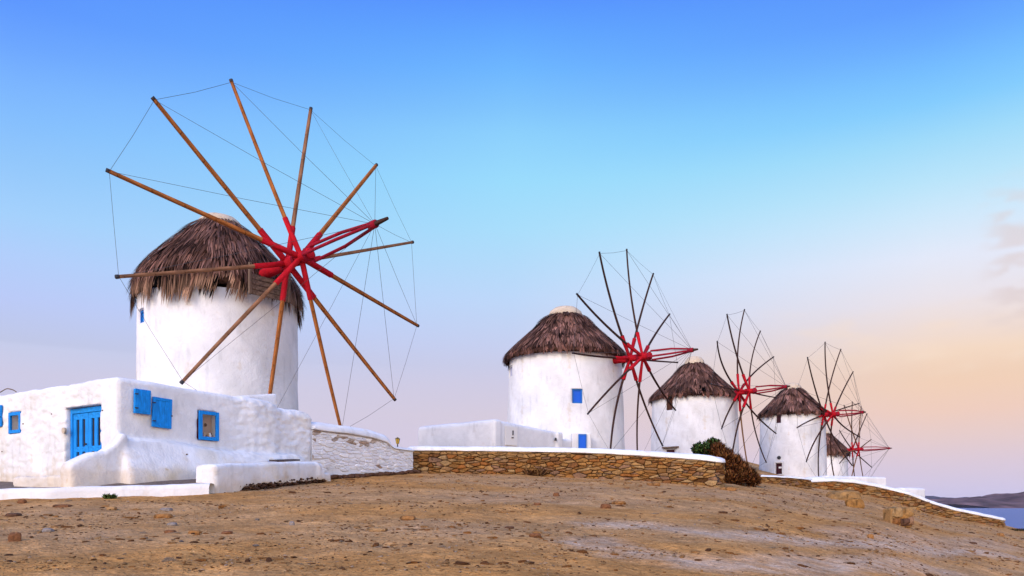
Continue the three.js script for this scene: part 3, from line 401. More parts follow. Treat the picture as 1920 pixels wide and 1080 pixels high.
// ---------------------------------------------------------------- white house by the first windmill
const smin = (a, b, k) => { const h = clamp(0.5 + 0.5 * (b - a) / k, 0, 1); return mix(b, a, h) - k * h * (1 - h); };
const sbox = (x, y, z, x0, x1, y0, y1, z0, z1, r) => { const dx = Math.abs(x - (x0 + x1) / 2) - (x1 - x0) / 2 + r, dy = Math.abs(y - (y0 + y1) / 2) - (y1 - y0) / 2 + r, dz = Math.abs(z - (z0 + z1) / 2) - (z1 - z0) / 2 + r; return Math.hypot(Math.max(dx, 0), Math.max(dy, 0), Math.max(dz, 0)) + Math.min(Math.max(dx, dy, dz), 0) - r; };
const COR = P(217, 947, 20.5), HB = 2.0, TURN = Math.atan2(0.841, 0.541);
const toWorld = (x, y, z) => V(COR.x + 0.541 * x + 0.841 * z, HB + y, COR.z - 0.841 * x + 0.541 * z);
{
  const root = thing('white_house', 'low whitewashed house with blue double door and blue shutters on the left', 'house', [COR.x, HB, COR.z], TURN);
  const f = (x, y, z) => {
    let d = sbox(x, y, z, 0, 5.25, -0.9, 3.03 - 0.02 * x, -8.8, 0, 0.16);
    d = smin(d, sbox(x, y, z, 4.2, 7.0, -0.9, 2.78, -0.85, -0.02, 0.28), 0.45);
    d = smin(d, sbox(x, y, z, 3.9, 6.25, -0.9, 3.0 + 0.17 * (x - 3.9), -1.36, -0.98, 0.1), 0.08);
    const fl = 0.62 * ss(1.55, 0.15, y) + 0.05, fr = ss(6.9, 4.6, x);              // the plaster flares out towards its foot
    d = smin(d, sbox(x, y, z, -0.12 + 0.12 * y, 6.4, -0.9, 1.38 + 0.06 * Math.sin(x * 1.3) - 0.10 * x * 0.3, -0.3, 0.12 + fl * (0.35 + 0.65 * fr), 0.16), 0.12);
    const ty = interp([[-1.5, 0.52], [-1.25, 0.70], [-0.95, 0.86], [-0.75, 0.95], [-0.45, 1.0], [-0.2, 1.18], [0.05, 1.5]], x);
    d = smin(d, sbox(x, y, z, -1.38, 0.2, -0.9, ty, -0.18, 0.30 + 0.12 * ss(1, 0, y), 0.12), 0.10);
    d = smin(d, sbox(x, y, z, -1.3, 0.1, -0.9, 0.36, -2.7, 0.1, 0.06), 0.08);
    if (Math.abs(d) < 0.3) {
      const rub = ss(2.9, 4.0, x) * ss(0.5, 1.1, y) * ss(-0.6, -0.1, z) + 0.8 * ss(0.4, 0.0, x) * ss(-0.3, -0.9, z);
      d += 0.030 * fbm(x * 0.9, y * 0.9, z * 0.9, 2) + 0.018 * fbm(x * 3.1, y * 3.4, z * 3.1, 2) + rub * 0.042 * N3(x * 2.6, y * 6.2, z * 2.6) + rub * 0.030 * N3(x * 5, y * 10, z * 5);
    }
    const cut = (x0, x1, y0, y1, z0, z1) => { d = Math.max(d, -sbox(x, y, z, x0, x1, y0, y1, z0, z1, 0.02)); };
    cut(-0.3, 0.30, 0.37, 2.34, -2.55, -0.75); cut(-0.3, 0.34, 1.78, 2.42, -5.83, -5.1); cut(2.46, 3.13, 1.51, 2.37, -0.62, 0.3);
    return d;
  };
  part('wall', stain(boxUV(surfaceNets(f, [-1.7, -0.95, -9.1], [7.35, 3.75, 1.25], 0.05)), (x, y, z) => 0.34 + 0.05 * x), M.whiteV, root);
  // double door
  const door = new THREE.Group(); door.name = 'door'; door.position.set(0.2, 0.38, -1.65); door.rotation.y = -Math.PI / 2; root.add(door);   // its face looks along -x
  const dw = 1.78, dh = 1.94;
  part('frame', merge([box(0.11, dh, 0.12, -dw / 2 + 0.055, dh / 2, 0, 0.01), box(0.11, dh, 0.12, dw / 2 - 0.055, dh / 2, 0, 0.01), box(dw - 0.22, 0.14, 0.12, 0, dh - 0.07, 0, 0.01)]), M.blue, door);
  const lw = (dw - 0.22) / 2, lh = dh - 0.15;
  for (const s of [-1, 1]) {
    const cx = s * lw / 2, b = [], pw = 0.15, gx = 0.155;
    const xs = [-gx, gx]; const rows = [[0.14, 0.72], [0.86, lh - 0.16]];
    b.push(box(lw - 0.01, 0.14, 0.06, cx, 0.07, 0), box(lw - 0.01, 0.14, 0.06, cx, 0.79, 0), box(lw - 0.01, 0.16, 0.06, cx, lh - 0.08, 0));
    for (const [a, c] of rows) { const h = c - a, m = (a + c) / 2; b.push(box(lw / 2 - gx - pw / 2, h, 0.06, cx - (gx + pw / 2 + lw / 2 - 0.005) / 2, m, 0), box(2 * gx - pw, h, 0.06, cx, m, 0), box(lw / 2 - gx - pw / 2, h, 0.06, cx + (gx + pw / 2 + lw / 2 - 0.005) / 2, m, 0)); }
    part('leaf', merge(b), M.blue, door);
    for (const [a, c] of rows) for (const x of xs) part('pane', box(pw + 0.02, c - a + 0.02, 0.012, cx + x, (a + c) / 2, -0.012), M.dark, door);
  }
  const kn = new THREE.SphereGeometry(0.03, 12, 8); kn.translate(-0.06, 0.92, 0.07); part('handle', kn, M.iron, door);
  for (const [y, z] of [[1.62, -0.45], [1.42, -0.47], [1.2, -0.44], [1.75, -0.73]]) { const k = new THREE.SphereGeometry(0.045, 10, 8); k.scale(1, 1.2, 0.6); k.translate(z + 0.02 < -0.6 ? 0.68 : 0.40, y, -0.002); part('hanging_ornament', k, M.paper, door); }
  const jl = new THREE.CylinderGeometry(0.085, 0.085, 0.06, 16); jl.rotateX(Math.PI / 2); jl.translate(-dw / 2 + 0.05, 1.32, 0.25); part('wall_lamp', jl, M.cream, door);
  // windows and shutters
  const win = (x, y, z, ry, w, h, glass) => {
    const g = new THREE.Group(); g.name = 'window'; g.position.set(x, y, z); g.rotation.y = ry; root.add(g); const t = 0.10;
    part('frame', merge([box(t, h, 0.07, -w / 2 + t / 2, h / 2, 0, 0.008), box(t, h, 0.07, w / 2 - t / 2, h / 2, 0, 0.008), box(w - 2 * t, t, 0.07, 0, h - t / 2, 0, 0.008), box(w - 2 * t, t, 0.07, 0, t / 2, 0, 0.008)]), M.blue, g);
    part('pane', new THREE.PlaneGeometry(w - 2 * t + 0.01, h - 2 * t + 0.01).translate(0, h / 2, 0.0), M.glass, g); return g;
  };
  const w1 = win(2.795, 1.51, 0.06, 0, 0.66, 0.85);
  part('curtain', box(0.5, 0.78, 0.02, 0.07, 0.43, -0.33), std(col(0.42, 0.30, 0.24), 0.9), w1); part('curtain', box(0.17, 0.8, 0.05, -0.22, 0.43, -0.2, 0.02), std(col(0.13, 0.03, 0.05), 0.9), w1);
  const R = rng(5), cols = [M.paper, M.darkRed, std(col(0.25, 0.22, 0.35), 0.4), M.cream, M.iron, std(col(0.35, 0.2, 0.1), 0.5)];
  for (let i = 0; i < 9; i++) { const r = 0.025 + R() * 0.03, h = 0.05 + R() * 0.1, g = new THREE.LatheGeometry([[0, 0], [r, 0], [r * 1.1, h * 0.4], [r * 0.6, h * 0.8], [r * 0.7, h], [0, h]].map(p => new THREE.Vector2(...p)), 10); g.translate(-0.18 + i * 0.05, 0.105, -0.1 - R() * 0.1); part('ornament', g, cols[i % 6], w1); }
  for (let i = 0; i < 6; i++) { const g = new THREE.SphereGeometry(0.022 + R() * 0.018, 10, 8); g.scale(1, 1.3, 0.7); g.translate(-0.19 + 0.03 * R(), 0.22 + i * 0.085, -0.13); part('ornament', g, cols[(i * 2) % 6], w1); }
  const fl = new THREE.SphereGeometry(0.05, 8, 6); fl.scale(1, 1, 0.4); fl.translate(0.08, 0.48, -0.27); part('ornament', fl, M.brown, w1);
  const w2 = win(0.03, 1.78, -5.465, -Math.PI / 2, 0.72, 0.64); part('curtain', box(0.52, 0.5, 0.02, 0, 0.32, -0.24), std(col(0.30, 0.21, 0.10), 0.9), w2);
  const shutter = (x, y, z, ry, rz, w, h, panel, t) => {
    const g = new THREE.Group(); g.name = 'shutter'; g.position.set(x, y, z); g.rotation.set(0, ry, rz); root.add(g);
    if (panel) { const e = 0.085; part('frame', merge([box(e, h, t, -w / 2 + e / 2, h / 2, 0, 0.008), box(e, h, t, w / 2 - e / 2, h / 2, 0, 0.008), box(w - 2 * e, e, t, 0, h - e / 2, 0, 0.008), box(w - 2 * e, e, t, 0, e / 2, 0, 0.008)]), M.blue, g); part('panel', box(w - 2 * e + 0.01, h - 2 * e + 0.01, t * 0.5, 0, h / 2, 0), M.blue, g); const k = new THREE.SphereGeometry(0.022, 8, 6); k.translate(w / 2 - 0.01, h * 0.44, t * 0.7); part('handle', k, M.iron, g); }
    else { part('board', box(w, h, t, 0, h / 2, 0, 0.012), M.blue, g); part('panel', box(w - 0.10, h - 0.10, 0.02, 0, h / 2, t / 2, 0.008), M.blue, g); }
  };
  for (const [x, y] of [[0.475, 2.22], [0.475, 2.6], [0.985, 1.92], [0.985, 2.42]]) part('hinge', box(0.10, 0.03, 0.02, x + 0.02, y, 0.15, 0.006), M.iron, root);
  shutter(0.69, 2.08, 0.085, 0, -0.01, 0.46, 0.66, false, 0.09); shutter(1.26, 1.75, 0.085, 0, -0.035, 0.58, 0.83, true, 0.06); shutter(-0.05, 2.02, -6.55, -Math.PI / 2, 0, 0.8, 0.66, true, 0.06);
  // small things of the plaster: a cable on the roof, pegs
  const cb = [V(-0.05, 3.03, -6.45), V(0.0, 3.12, -6.2), V(0.02, 3.17, -5.98), V(0.04, 3.15, -5.8), V(0.05, 3.1, -5.6), V(0.05, 3.04, -5.45)]; part('cable', tube(new THREE.CatmullRomCurve3(cb).getPoints(20), [0.016], 6), M.plank, root);
  for (const [x, y, z, r] of [[-0.01, 2.22, -3.25, 0.03], [-0.01, 2.15, -0.62, 0.025], [-0.01, 1.25, -6.2, 0.025], [1.75, 1.02, 0.52, 0.035], [4.1, 1.15, 0.2, 0.03], [-0.01, 2.03, -4.9, 0.03]]) part('peg', new THREE.IcosahedronGeometry(r, 1).scale(0.8, 0.7, 1).translate(x, y, z), M.plank, root);
}
// paving before the house, its kerb, the plastered bench wall and the plank on the house's flare
{
  const n = 60, m = 12, pos = [], uv = [], idx = [];
  const kerbAt = u => P(u, interp([[-500, 925], [-120, 921], [0, 918], [150, 914], [300, 910], [392, 908]], u), interp([[-420, 18.9], [100, 19.1], [392, 20.25]], u));
  for (let i = 0; i <= n; i++) for (let j = 0; j <= m; j++) {
    const a = kerbAt(mix(-420, 376, i / n)), w = j / m * 5.2, p = V(a.x - w * 0.09 * ss(100, 376, mix(-420, 376, i / n)), 0, a.z - w);
    p.y = a.y - 0.012 + w * mix(mix(0.085, 0.19, ss(-12.2, -10.4, a.x)), 0.13, ss(-10, -8.5, a.x)) + 0.012 * fbm(p.x, 3, p.z, 3); pos.push(p.x, p.y, p.z); uv.push(p.x, p.z);
  }
  for (let i = 0; i < n; i++) for (let j = 0; j < m; j++) { const a = i * (m + 1) + j; idx.push(a, a + m + 1, a + 1, a + 1, a + m + 1, a + m + 2); }
  const g = new THREE.BufferGeometry(); g.setAttribute('position', new THREE.Float32BufferAttribute(pos, 3)); g.setAttribute('uv', new THREE.Float32BufferAttribute(uv, 2)); g.setIndex(idx); g.computeVertexNormals();
  structure('paving', g, M.paving, 'grey brown paving sloping up to the white house');
  const k = (x, y, z) => 0; // kerb: a rounded plaster strip following the paving's edge
  const pts = []; for (let u = -420; u <= 396; u += 6) pts.push(kerbAt(u));
  const prof = [[0.16, -0.6], [0.15, -0.12], [0.13, -0.03], [0.07, 0.015], [-0.1, 0.02], [-0.22, 0.005], [-0.24, -0.3]], kp = [], ku = [], ki = [];
  pts.forEach((p, i) => prof.forEach(([z, y], j) => { const nn = 0.035 * fbm(p.x * 1.3, j * 0.6, 2, 3); kp.push(p.x, p.y + y + nn * (y > -0.4), p.z + z + nn + (i === pts.length - 1 ? 0 : 0)); ku.push(p.x, z - y); }));
  for (let i = 0; i < pts.length - 1; i++) for (let j = 0; j < prof.length - 1; j++) { const a = i * prof.length + j, b = a + prof.length; ki.push(a, b, a + 1, a + 1, b, b + 1); }
  const kg = new THREE.BufferGeometry(); kg.setAttribute('position', new THREE.Float32BufferAttribute(kp, 3)); kg.setAttribute('uv', new THREE.Float32BufferAttribute(ku, 2)); kg.setIndex(ki.map((_, i) => ki[i - i % 3 + [0, 2, 1][i % 3]])); kg.computeVertexNormals();
  structure('kerb', kg, M.kerb, 'low white plastered kerb before the house');

  const p0 = toWorld(1.43, 0, 2.23), p1 = toWorld(6.55, 0, 0.98), dx = p1.x - p0.x, dz = p1.z - p0.z, len = Math.hypot(dx, dz);
  const b = thing('bench_wall', 'long white plastered bench wall with crumbling brown foot before the house', 'wall', [p0.x, 1.9, p0.z], Math.atan2(-dz, dx));
  const fb = (x, y, z) => {
    const gy = 0.47 * clamp(x / len, -0.1, 1.1), foot = gy - 0.06 + interp([[0, -0.02], [1.0, 0.03], [1.15, 0.14], [2.0, 0.20], [3.2, 0.15], [4.4, 0.13], [5.0, 0.16], [5.4, 0.02]], x) + 0.05 * N3(x * 4.5, 0.3, z);
    const top = interp([[0, 0.78], [0.4, 0.82], [2, 0.92], [3.4, 1.03], [4.8, 1.10], [5.3, 1.06]], x);
    let d = sbox(x, y, z, 0, len - 0.12, -1, top, -0.72, 0, 0.13);
    d = smin(d, sbox(x, y, z, len - 0.5, len + 0.28, -1, gy + 0.30 + 0.9 * Math.max(0, len - 0.1 - x), -0.6, 0.06, 0.1), 0.15);
    d += 0.030 * fbm(x * 1.4, y * 1.4, z * 1.4, 2) + 0.016 * fbm(x * 4, y * 4, z * 4, 2);
    return Math.max(d, foot - y);
  };
  part('plaster', stain(boxUV(surfaceNets(fb, [-0.3, -0.6, -1.1], [len + 0.6, 1.4, 0.4], 0.04)), (x) => 0.05 + 0.09 * x), M.whiteV, b);
  const R = rng(77), rubble = []; for (let i = 0; i < 520; i++) { const x = 0.1 + R() * (len - 0.1), r = 0.018 + 0.05 * R() * R(), g = new THREE.IcosahedronGeometry(r, 1); g.scale(1.3 + R() * 0.6, 0.8, 1); g.rotateY(R() * 6); g.translate(x, 0.47 * x / len - 0.10 + 0.27 * R() * (x > 1 ? 1 : 0.3), -0.12 + 0.14 * R()); rubble.push(g); }
  part('foot_rubble', boxUV(merge(rubble)), M.rocks[4], b).userData.kind = 'stuff';
  const pl = toWorld(5.15, 1.02, 0.62); const plank = solo('plank', merge([box(1.0, 0.05, 0.30, 0, 0, 0, 0.01)]), std(col(0.16, 0.13, 0.13), 0.85, { map: T.wood }), 'grey weathered plank lying on plaster ledge above the bench wall', 'plank'); plank.position.copy(pl); plank.rotation.set(0.12, TURN, -0.03);
  const pb = solo('stone_block', boxUV(new RoundedBoxGeometry(0.42, 0.10, 0.24, 2, 0.03)), M.bareStones[0], 'flat pale stone under the grey plank', 'stone'); pb.position.copy(toWorld(5.1, 0.93, 0.64)); pb.rotation.y = TURN;
}
// ---------------------------------------------------------------- walls of separate stones
function clipPoly(poly, px, py, nx, ny) { const out = []; for (let i = 0; i < poly.length; i++) { const a = poly[i], b = poly[(i + 1) % poly.length], da = (a[0] - px) * nx + (a[1] - py) * ny, db = (b[0] - px) * nx + (b[1] - py) * ny; if (da <= 0) out.push(a); if (da * db < 0) { const t = da / (da - db); out.push([mix(a[0], b[0], t), mix(a[1], b[1], t)]); } } return out; }
function stoneWall(o) {
  const R = rng(o.seed), pts = o.pts, S = [0]; for (let i = 1; i < pts.length; i++) S.push(S[i - 1] + Math.hypot(pts[i].x - pts[i - 1].x, pts[i].z - pts[i - 1].z));
  const len = S[S.length - 1], tabX = S.map((s, i) => [s, pts[i].x]), tabZ = S.map((s, i) => [s, pts[i].z]), topT = S.map((s, i) => [s, pts[i].top]), botT = S.map((s, i) => [s, pts[i].bot]);
  const smooth = (tab, s) => (interp(tab, s - 0.25) + interp(tab, s) * 2 + interp(tab, s + 0.25)) / 4;
  const at = (s, y, out) => { const e = 0.1, tx = (smooth(tabX, s + e) - smooth(tabX, s - e)), tz = (smooth(tabZ, s + e) - smooth(tabZ, s - e)), l = Math.hypot(tx, tz) || 1; return V(smooth(tabX, s) - tz / l * out, y, smooth(tabZ, s) + tx / l * out); };
  const mid = at(len / 2, 0, 0), root = thing('stone_wall', o.label, 'wall', [mid.x, interp(botT, len / 2), mid.z]); if (o.name) root.name = numbered(o.name);
  const loc = p => V(p.x - mid.x, p.y - root.position.y, p.z - mid.z);
  // core
  const n = Math.ceil(len / 0.25), cw0 = o.coreOut ?? -0.05, sec = [[-o.thick, -0.5], [-o.thick, 1], [cw0, 1], [cw0, -0.5]], pos = [], idx = [];
  for (let i = 0; i <= n; i++) { const s = len * i / n, tp = interp(topT, s), bt = interp(botT, s); for (const [w, h] of sec) { const p = loc(at(s, h < 0 ? bt - 0.6 : tp - 0.01, w)); pos.push(p.x, p.y, p.z); } }
  for (let i = 0; i < n; i++) for (let k = 0; k < 4; k++) { const a = i * 4 + k, b = i * 4 + (k + 1) % 4; idx.push(a, b, a + 4, b, b + 4, a + 4); }
  for (const e of [0, n]) { const a = e * 4; e ? idx.push(a, a + 1, a + 2, a, a + 2, a + 3) : idx.push(a, a + 2, a + 1, a, a + 3, a + 2); }
  const cg = new THREE.BufferGeometry(); cg.setAttribute('position', new THREE.Float32BufferAttribute(pos, 3)); cg.setIndex(idx.map((_, i) => idx[i - i % 3 + [0, 2, 1][i % 3]])); const cu = boxUV(cg); cu.computeVertexNormals(); part('core', cu, o.core || M.mortar, root);
  // stones
  const cw = o.cw, ch = o.ch, ax = cw / ch, seeds = [], nc = Math.ceil(len / cw), yMin = Math.min(...botT.map(b => b[1])) - 0.2, yMax = Math.max(...topT.map(b => b[1]));
  const nr = Math.ceil((yMax - yMin) / ch);
  for (let j = 0; j < nr; j++) for (let i = 0; i < nc; i++) { if (R() < 0.27) continue; seeds.push([(i + (j % 2) * 0.5 + 0.62 * (R() - 0.5) * 2) * cw, yMin + (j + 0.5 + 0.46 * (R() - 0.5) * 2) * ch]); if (R() < 0.2) seeds.push([(i + R()) * cw, yMin + (j + R()) * ch]); }
  let count = 0; const small = [];
  for (const sd of seeds) {
    if (sd[0] < 0 || sd[0] > len) continue; const tp = interp(topT, sd[0]), bt = interp(botT, sd[0]); if (sd[1] > tp + ch * 0.2 || sd[1] < bt - ch * 0.6) continue;
    if (o.hole && Math.hypot(sd[0] - o.hole[0], (sd[1] - bt - o.hole[1]) * 1.1) < o.hole[2]) continue;
    let poly = [[sd[0] - cw * 1.3, sd[1] - ch * 1.3], [sd[0] + cw * 1.3, sd[1] - ch * 1.3], [sd[0] + cw * 1.3, sd[1] + ch * 1.3], [sd[0] - cw * 1.3, sd[1] + ch * 1.3]];
    for (const q of seeds) { const dx = q[0] - sd[0], dy = q[1] - sd[1]; if ((!dx && !dy) || Math.abs(dx) > 2.6 * cw || Math.abs(dy) > 2.6 * ch) continue; poly = clipPoly(poly, sd[0] + dx / 2, sd[1] + dy / 2, dx / (ax * ax), dy); if (poly.length < 3) break; }
    poly = clipPoly(poly, 0, tp - 0.005, 0, 1); poly = clipPoly(poly, len - 0.02, 0, 1, 0); poly = clipPoly(poly, 0.02, 0, -1, 0); if (poly.length < 3) continue;
    const c = poly.reduce((a, p) => [a[0] + p[0] / poly.length, a[1] + p[1] / poly.length], [0, 0]), x0 = Math.min(...poly.map(p => p[0])), x1 = Math.max(...poly.map(p => p[0])), yy0 = Math.min(...poly.map(p => p[1])), yy1 = Math.max(...poly.map(p => p[1]));
    if (x1 - x0 < 0.06 || yy1 - yy0 < 0.035) continue;
    const jo = o.joint * (0.7 + 0.6 * R()), fx = 1 - Math.min(0.5, jo / (x1 - x0)), fy = 1 - Math.min(0.55, jo / (yy1 - yy0));
    const cutc = []; poly.forEach((p, i) => { const q = poly[(i + 1) % poly.length], l = Math.hypot(p[0] - q[0], p[1] - q[1]); if (l < 0.03) { cutc.push([(p[0] + q[0]) / 2, (p[1] + q[1]) / 2]); return; } cutc.push([mix(p[0], q[0], 0.1), mix(p[1], q[1], 0.1)], [mix(p[0], q[0], 0.9), mix(p[1], q[1], 0.9)]); });
    const ring = cutc.map(p => [c[0] + (p[0] - c[0]) * fx + 0.022 * (R() - 0.5), c[1] + (p[1] - c[1]) * fy + 0.018 * (R() - 0.5)]), m = ring.length, out = o.proud * (0.35 + 0.9 * R()), P3 = [], tri = [], tl = (R() - 0.5) * 0.05, tv = (R() - 0.5) * 0.05, be = Math.min(0.03, 0.2 * (yy1 - yy0));
    for (const [k, w] of [[1, -0.06], [1, out - be], [0, out]]) ring.forEach(p => { const sx = x1 - x0, sy = yy1 - yy0, q = k ? p : [c[0] + (p[0] - c[0]) * (1 - be * 2 / sx), c[1] + (p[1] - c[1]) * (1 - be * 2 / sy)]; P3.push(loc(at(q[0], q[1], w + (w > 0 ? tl * (q[0] - c[0]) / sx + tv * (q[1] - c[1]) / sy : 0)))); });
    for (let i = 0; i < m; i++) { const j = (i + 1) % m; for (const r of [0, m]) tri.push(r + i, r + j, r + m + i, r + j, r + m + j, r + m + i); if (i > 1) tri.push(2 * m, 2 * m + i - 1, 2 * m + i); }
    const ctr = P3.reduce((a, p) => a.add(p), V()).divideScalar(P3.length), sp = []; for (const t of tri) { const p = P3[t].clone().sub(ctr); sp.push(p.x, p.y, p.z); }
    let g = new THREE.BufferGeometry(); g.setAttribute('position', new THREE.Float32BufferAttribute(sp, 3)); g = boxUV(g); const uvA = g.attributes.uv, ou = R() * 9, ov = R() * 9; for (let i = 0; i < uvA.count; i++) uvA.setXY(i, uvA.getX(i) + ou, uvA.getY(i) + ov); g.computeVertexNormals();
    const mt = o.pick(R, c[0] / len, (c[1] - bt) / (tp - bt));
    if (count < 300) { const s = part('stone', g, mt, root); s.position.copy(ctr); count++; } else { g.translate(ctr.x, ctr.y, ctr.z); small.push(g); }
  }
  if (small.length) part('stones', merge(small), M.stones[2], root).userData.kind = 'stuff';
  // cap
  if (o.cap) {
    const cp = [], ci = [], sc = [[-o.thick - 0.06, -0.02], [-o.thick - 0.08, 0.5], [-o.thick + 0.05, 0.92], [-o.thick / 2, 1.06], [-0.08, 0.95], [0.05, 0.62], [0.08, 0.2], [0.06, -0.02]], q = sc.length, nn = Math.ceil(len / 0.14);
    for (let i = 0; i <= nn; i++) { const s = len * i / nn, e = Math.min(1, Math.min(s, len - s) / 0.18 + 0.25), h = (typeof o.cap === 'function' ? o.cap(s / len) : o.cap) * mix(0.6, 1, Math.min(1, e)); for (const [w, y] of sc) { const k = 0.026 * fbm(s * 1.3, y * 2, w * 3, 3), p = loc(at(s, interp(topT, s) + y * h + k * (y > 0 ? 1.4 : 0.9), w + k)); cp.push(p.x, p.y, p.z); } }
    for (let i = 0; i < nn; i++) for (let k = 0; k < q; k++) { const a = i * q + k, b = i * q + (k + 1) % q; ci.push(a, b, a + q, b, b + q, a + q); }
    for (const e of [0, nn]) for (let k = 1; k < q - 1; k++) { const a = e * q; e ? ci.push(a, a + k, a + k + 1) : ci.push(a, a + k + 1, a + k); }
    const g = new THREE.BufferGeometry(); g.setAttribute('position', new THREE.Float32BufferAttribute(cp, 3)); g.setIndex(ci.map((_, i) => ci[i - i % 3 + [0, 2, 1][i % 3]])); g.computeVertexNormals(); part('cap', boxUV(g), M.whiteCap, root);
  }
  root.userData.at = undefined; return { root, at, len, loc };
}
const pickStone = (R) => M.stones[Math.floor(R() ** 1.25 * 8)];
const wallPts = rows => rows.map(([u, d, vt, vb]) => { const a = P(u, vt, d), b = P(u, vb, d); return { x: a.x, z: a.z, top: a.y, bot: b.y }; });
const W1 = stoneWall({ seed: 101, label: 'long curved wall of ochre stones with a white cap in the middle', thick: 0.5, cw: 0.32, ch: 0.118, joint: 0.02, proud: 0.07, pick: pickStone, hole: [0.938 * 12.65, 0.28, 0.13],
  cap: t => mix(0.20, 0.24, t), pts: wallPts([[762, 31.0, 845.5, 886], [860, 31.5, 846, 888], [960, 31.6, 847.5, 892], [1060, 31.4, 849, 895], [1150, 31.0, 852, 900], [1240, 30.5, 858, 906.5], [1310, 30.1, 863, 909], [1345, 29.95, 867, 911], [1354, 30.1, 868.5, 911], [1357, 30.6, 868.5, 911]]) });
{ const p = W1.loc(W1.at(0.938 * W1.len, 2.62, -0.02)); const h = part('drain_hole_shade', box(0.22, 0.26, 0.08, p.x, p.y, p.z), M.dark, W1.root); }  // near-black box fills the hole in place of its inner shade
stoneWall({ seed: 202, label: 'short low wall of ochre stones right of the brown bush', thick: 0.5, cw: 0.32, ch: 0.115, joint: 0.022, proud: 0.07, pick: pickStone, cap: 0.11,
  pts: wallPts([[1404, 38.6, 893.5, 912], [1440, 39, 894.5, 912.5], [1480, 40, 896.5, 914.5], [1516, 41, 900, 919], [1521, 41.6, 900, 919]]) });
stoneWall({ seed: 303, label: 'ochre stone wall with white cap running down to the sea on the right', thick: 0.5, cw: 0.38, ch: 0.15, joint: 0.026, proud: 0.08, pick: (R) => M.stones[Math.floor(R() * 8)], cap: t => t < 0.08 ? 0.30 : mix(0.24, 0.22, t),
  pts: wallPts([[1515, 43.5, 905, 922], [1560, 44, 903, 920], [1600, 44.5, 906, 930], [1640, 45, 913, 934], [1699, 45.3, 927, 951], [1744, 45.6, 944, 970], [1788, 46, 957.5, 978], [1847, 47, 969.5, 985], [1879, 47.6, 976, 992], [1884, 48.1, 976.5, 992]]) });
stoneWall({ seed: 404, name: 'rubble_wall', label: 'whitewashed rubble wall between the white house and the ochre stone wall', thick: 0.7, cw: 0.27, ch: 0.105, joint: 0.004, proud: 0.03, coreOut: -0.004, core: M.white, cap: t => t < 0.74 ? 0.22 + 0.10 * ss(0.0, 0.1, t) : 0.12,
  pick: (R, s, y) => R() < (y > 0.7 && s < 0.6 ? 0.3 : 0.012) ? M.bareStones[Math.floor(R() * 2)] : M.whiteStones[Math.floor(R() * 3)],
  pts: [[6.85, 2.18, 0.80], [7.6, 2.14, 0.87], [8.6, 2.14, 0.92], [9.3, 2.12, 0.94], [10.0, 2.06, 0.92], [10.6, 1.97, 0.88], [10.85, 1.86, 0.87], [11.1, 1.76, 0.86], [12.15, 1.74, 0.86], [12.28, 1.72, 0.86]].map(([x, t, b]) => { const p = toWorld(x, 0, -0.06), q = toWorld(x, 0, -0.06); return { x: p.x, z: p.z, top: HB + t, bot: HB + b }; }) });
// low white walls farther along the row
{
  const low = (label, u0, u1, d0, d1, vt, h, th) => { const a = P(u0, vt, d0), b = P(u1, vt, d1), L = Math.hypot(b.x - a.x, b.z - a.z); const g = surfaceNets((x, y, z) => sbox(x, y, z, 0, L, -h, 0, -th, 0, 0.12) + 0.04 * fbm(x, y, z, 2), [-0.3, -h - 0.3, -th - 0.3], [L + 0.3, 0.3, 0.3], 0.12); const m = solo('low_white_wall', boxUV(g), M.white, label, 'wall'); m.position.copy(a); m.rotation.y = Math.atan2(-(b.z - a.z), b.x - a.x); };
  low('low white wall in front of the farthest windmill', 1551, 1664, 58, 61, 891.5, 1.6, 0.8);
  low('small white parapet stub above the sloping stone wall', 1694, 1737, 49, 50, 914, 1.0, 0.8);
}
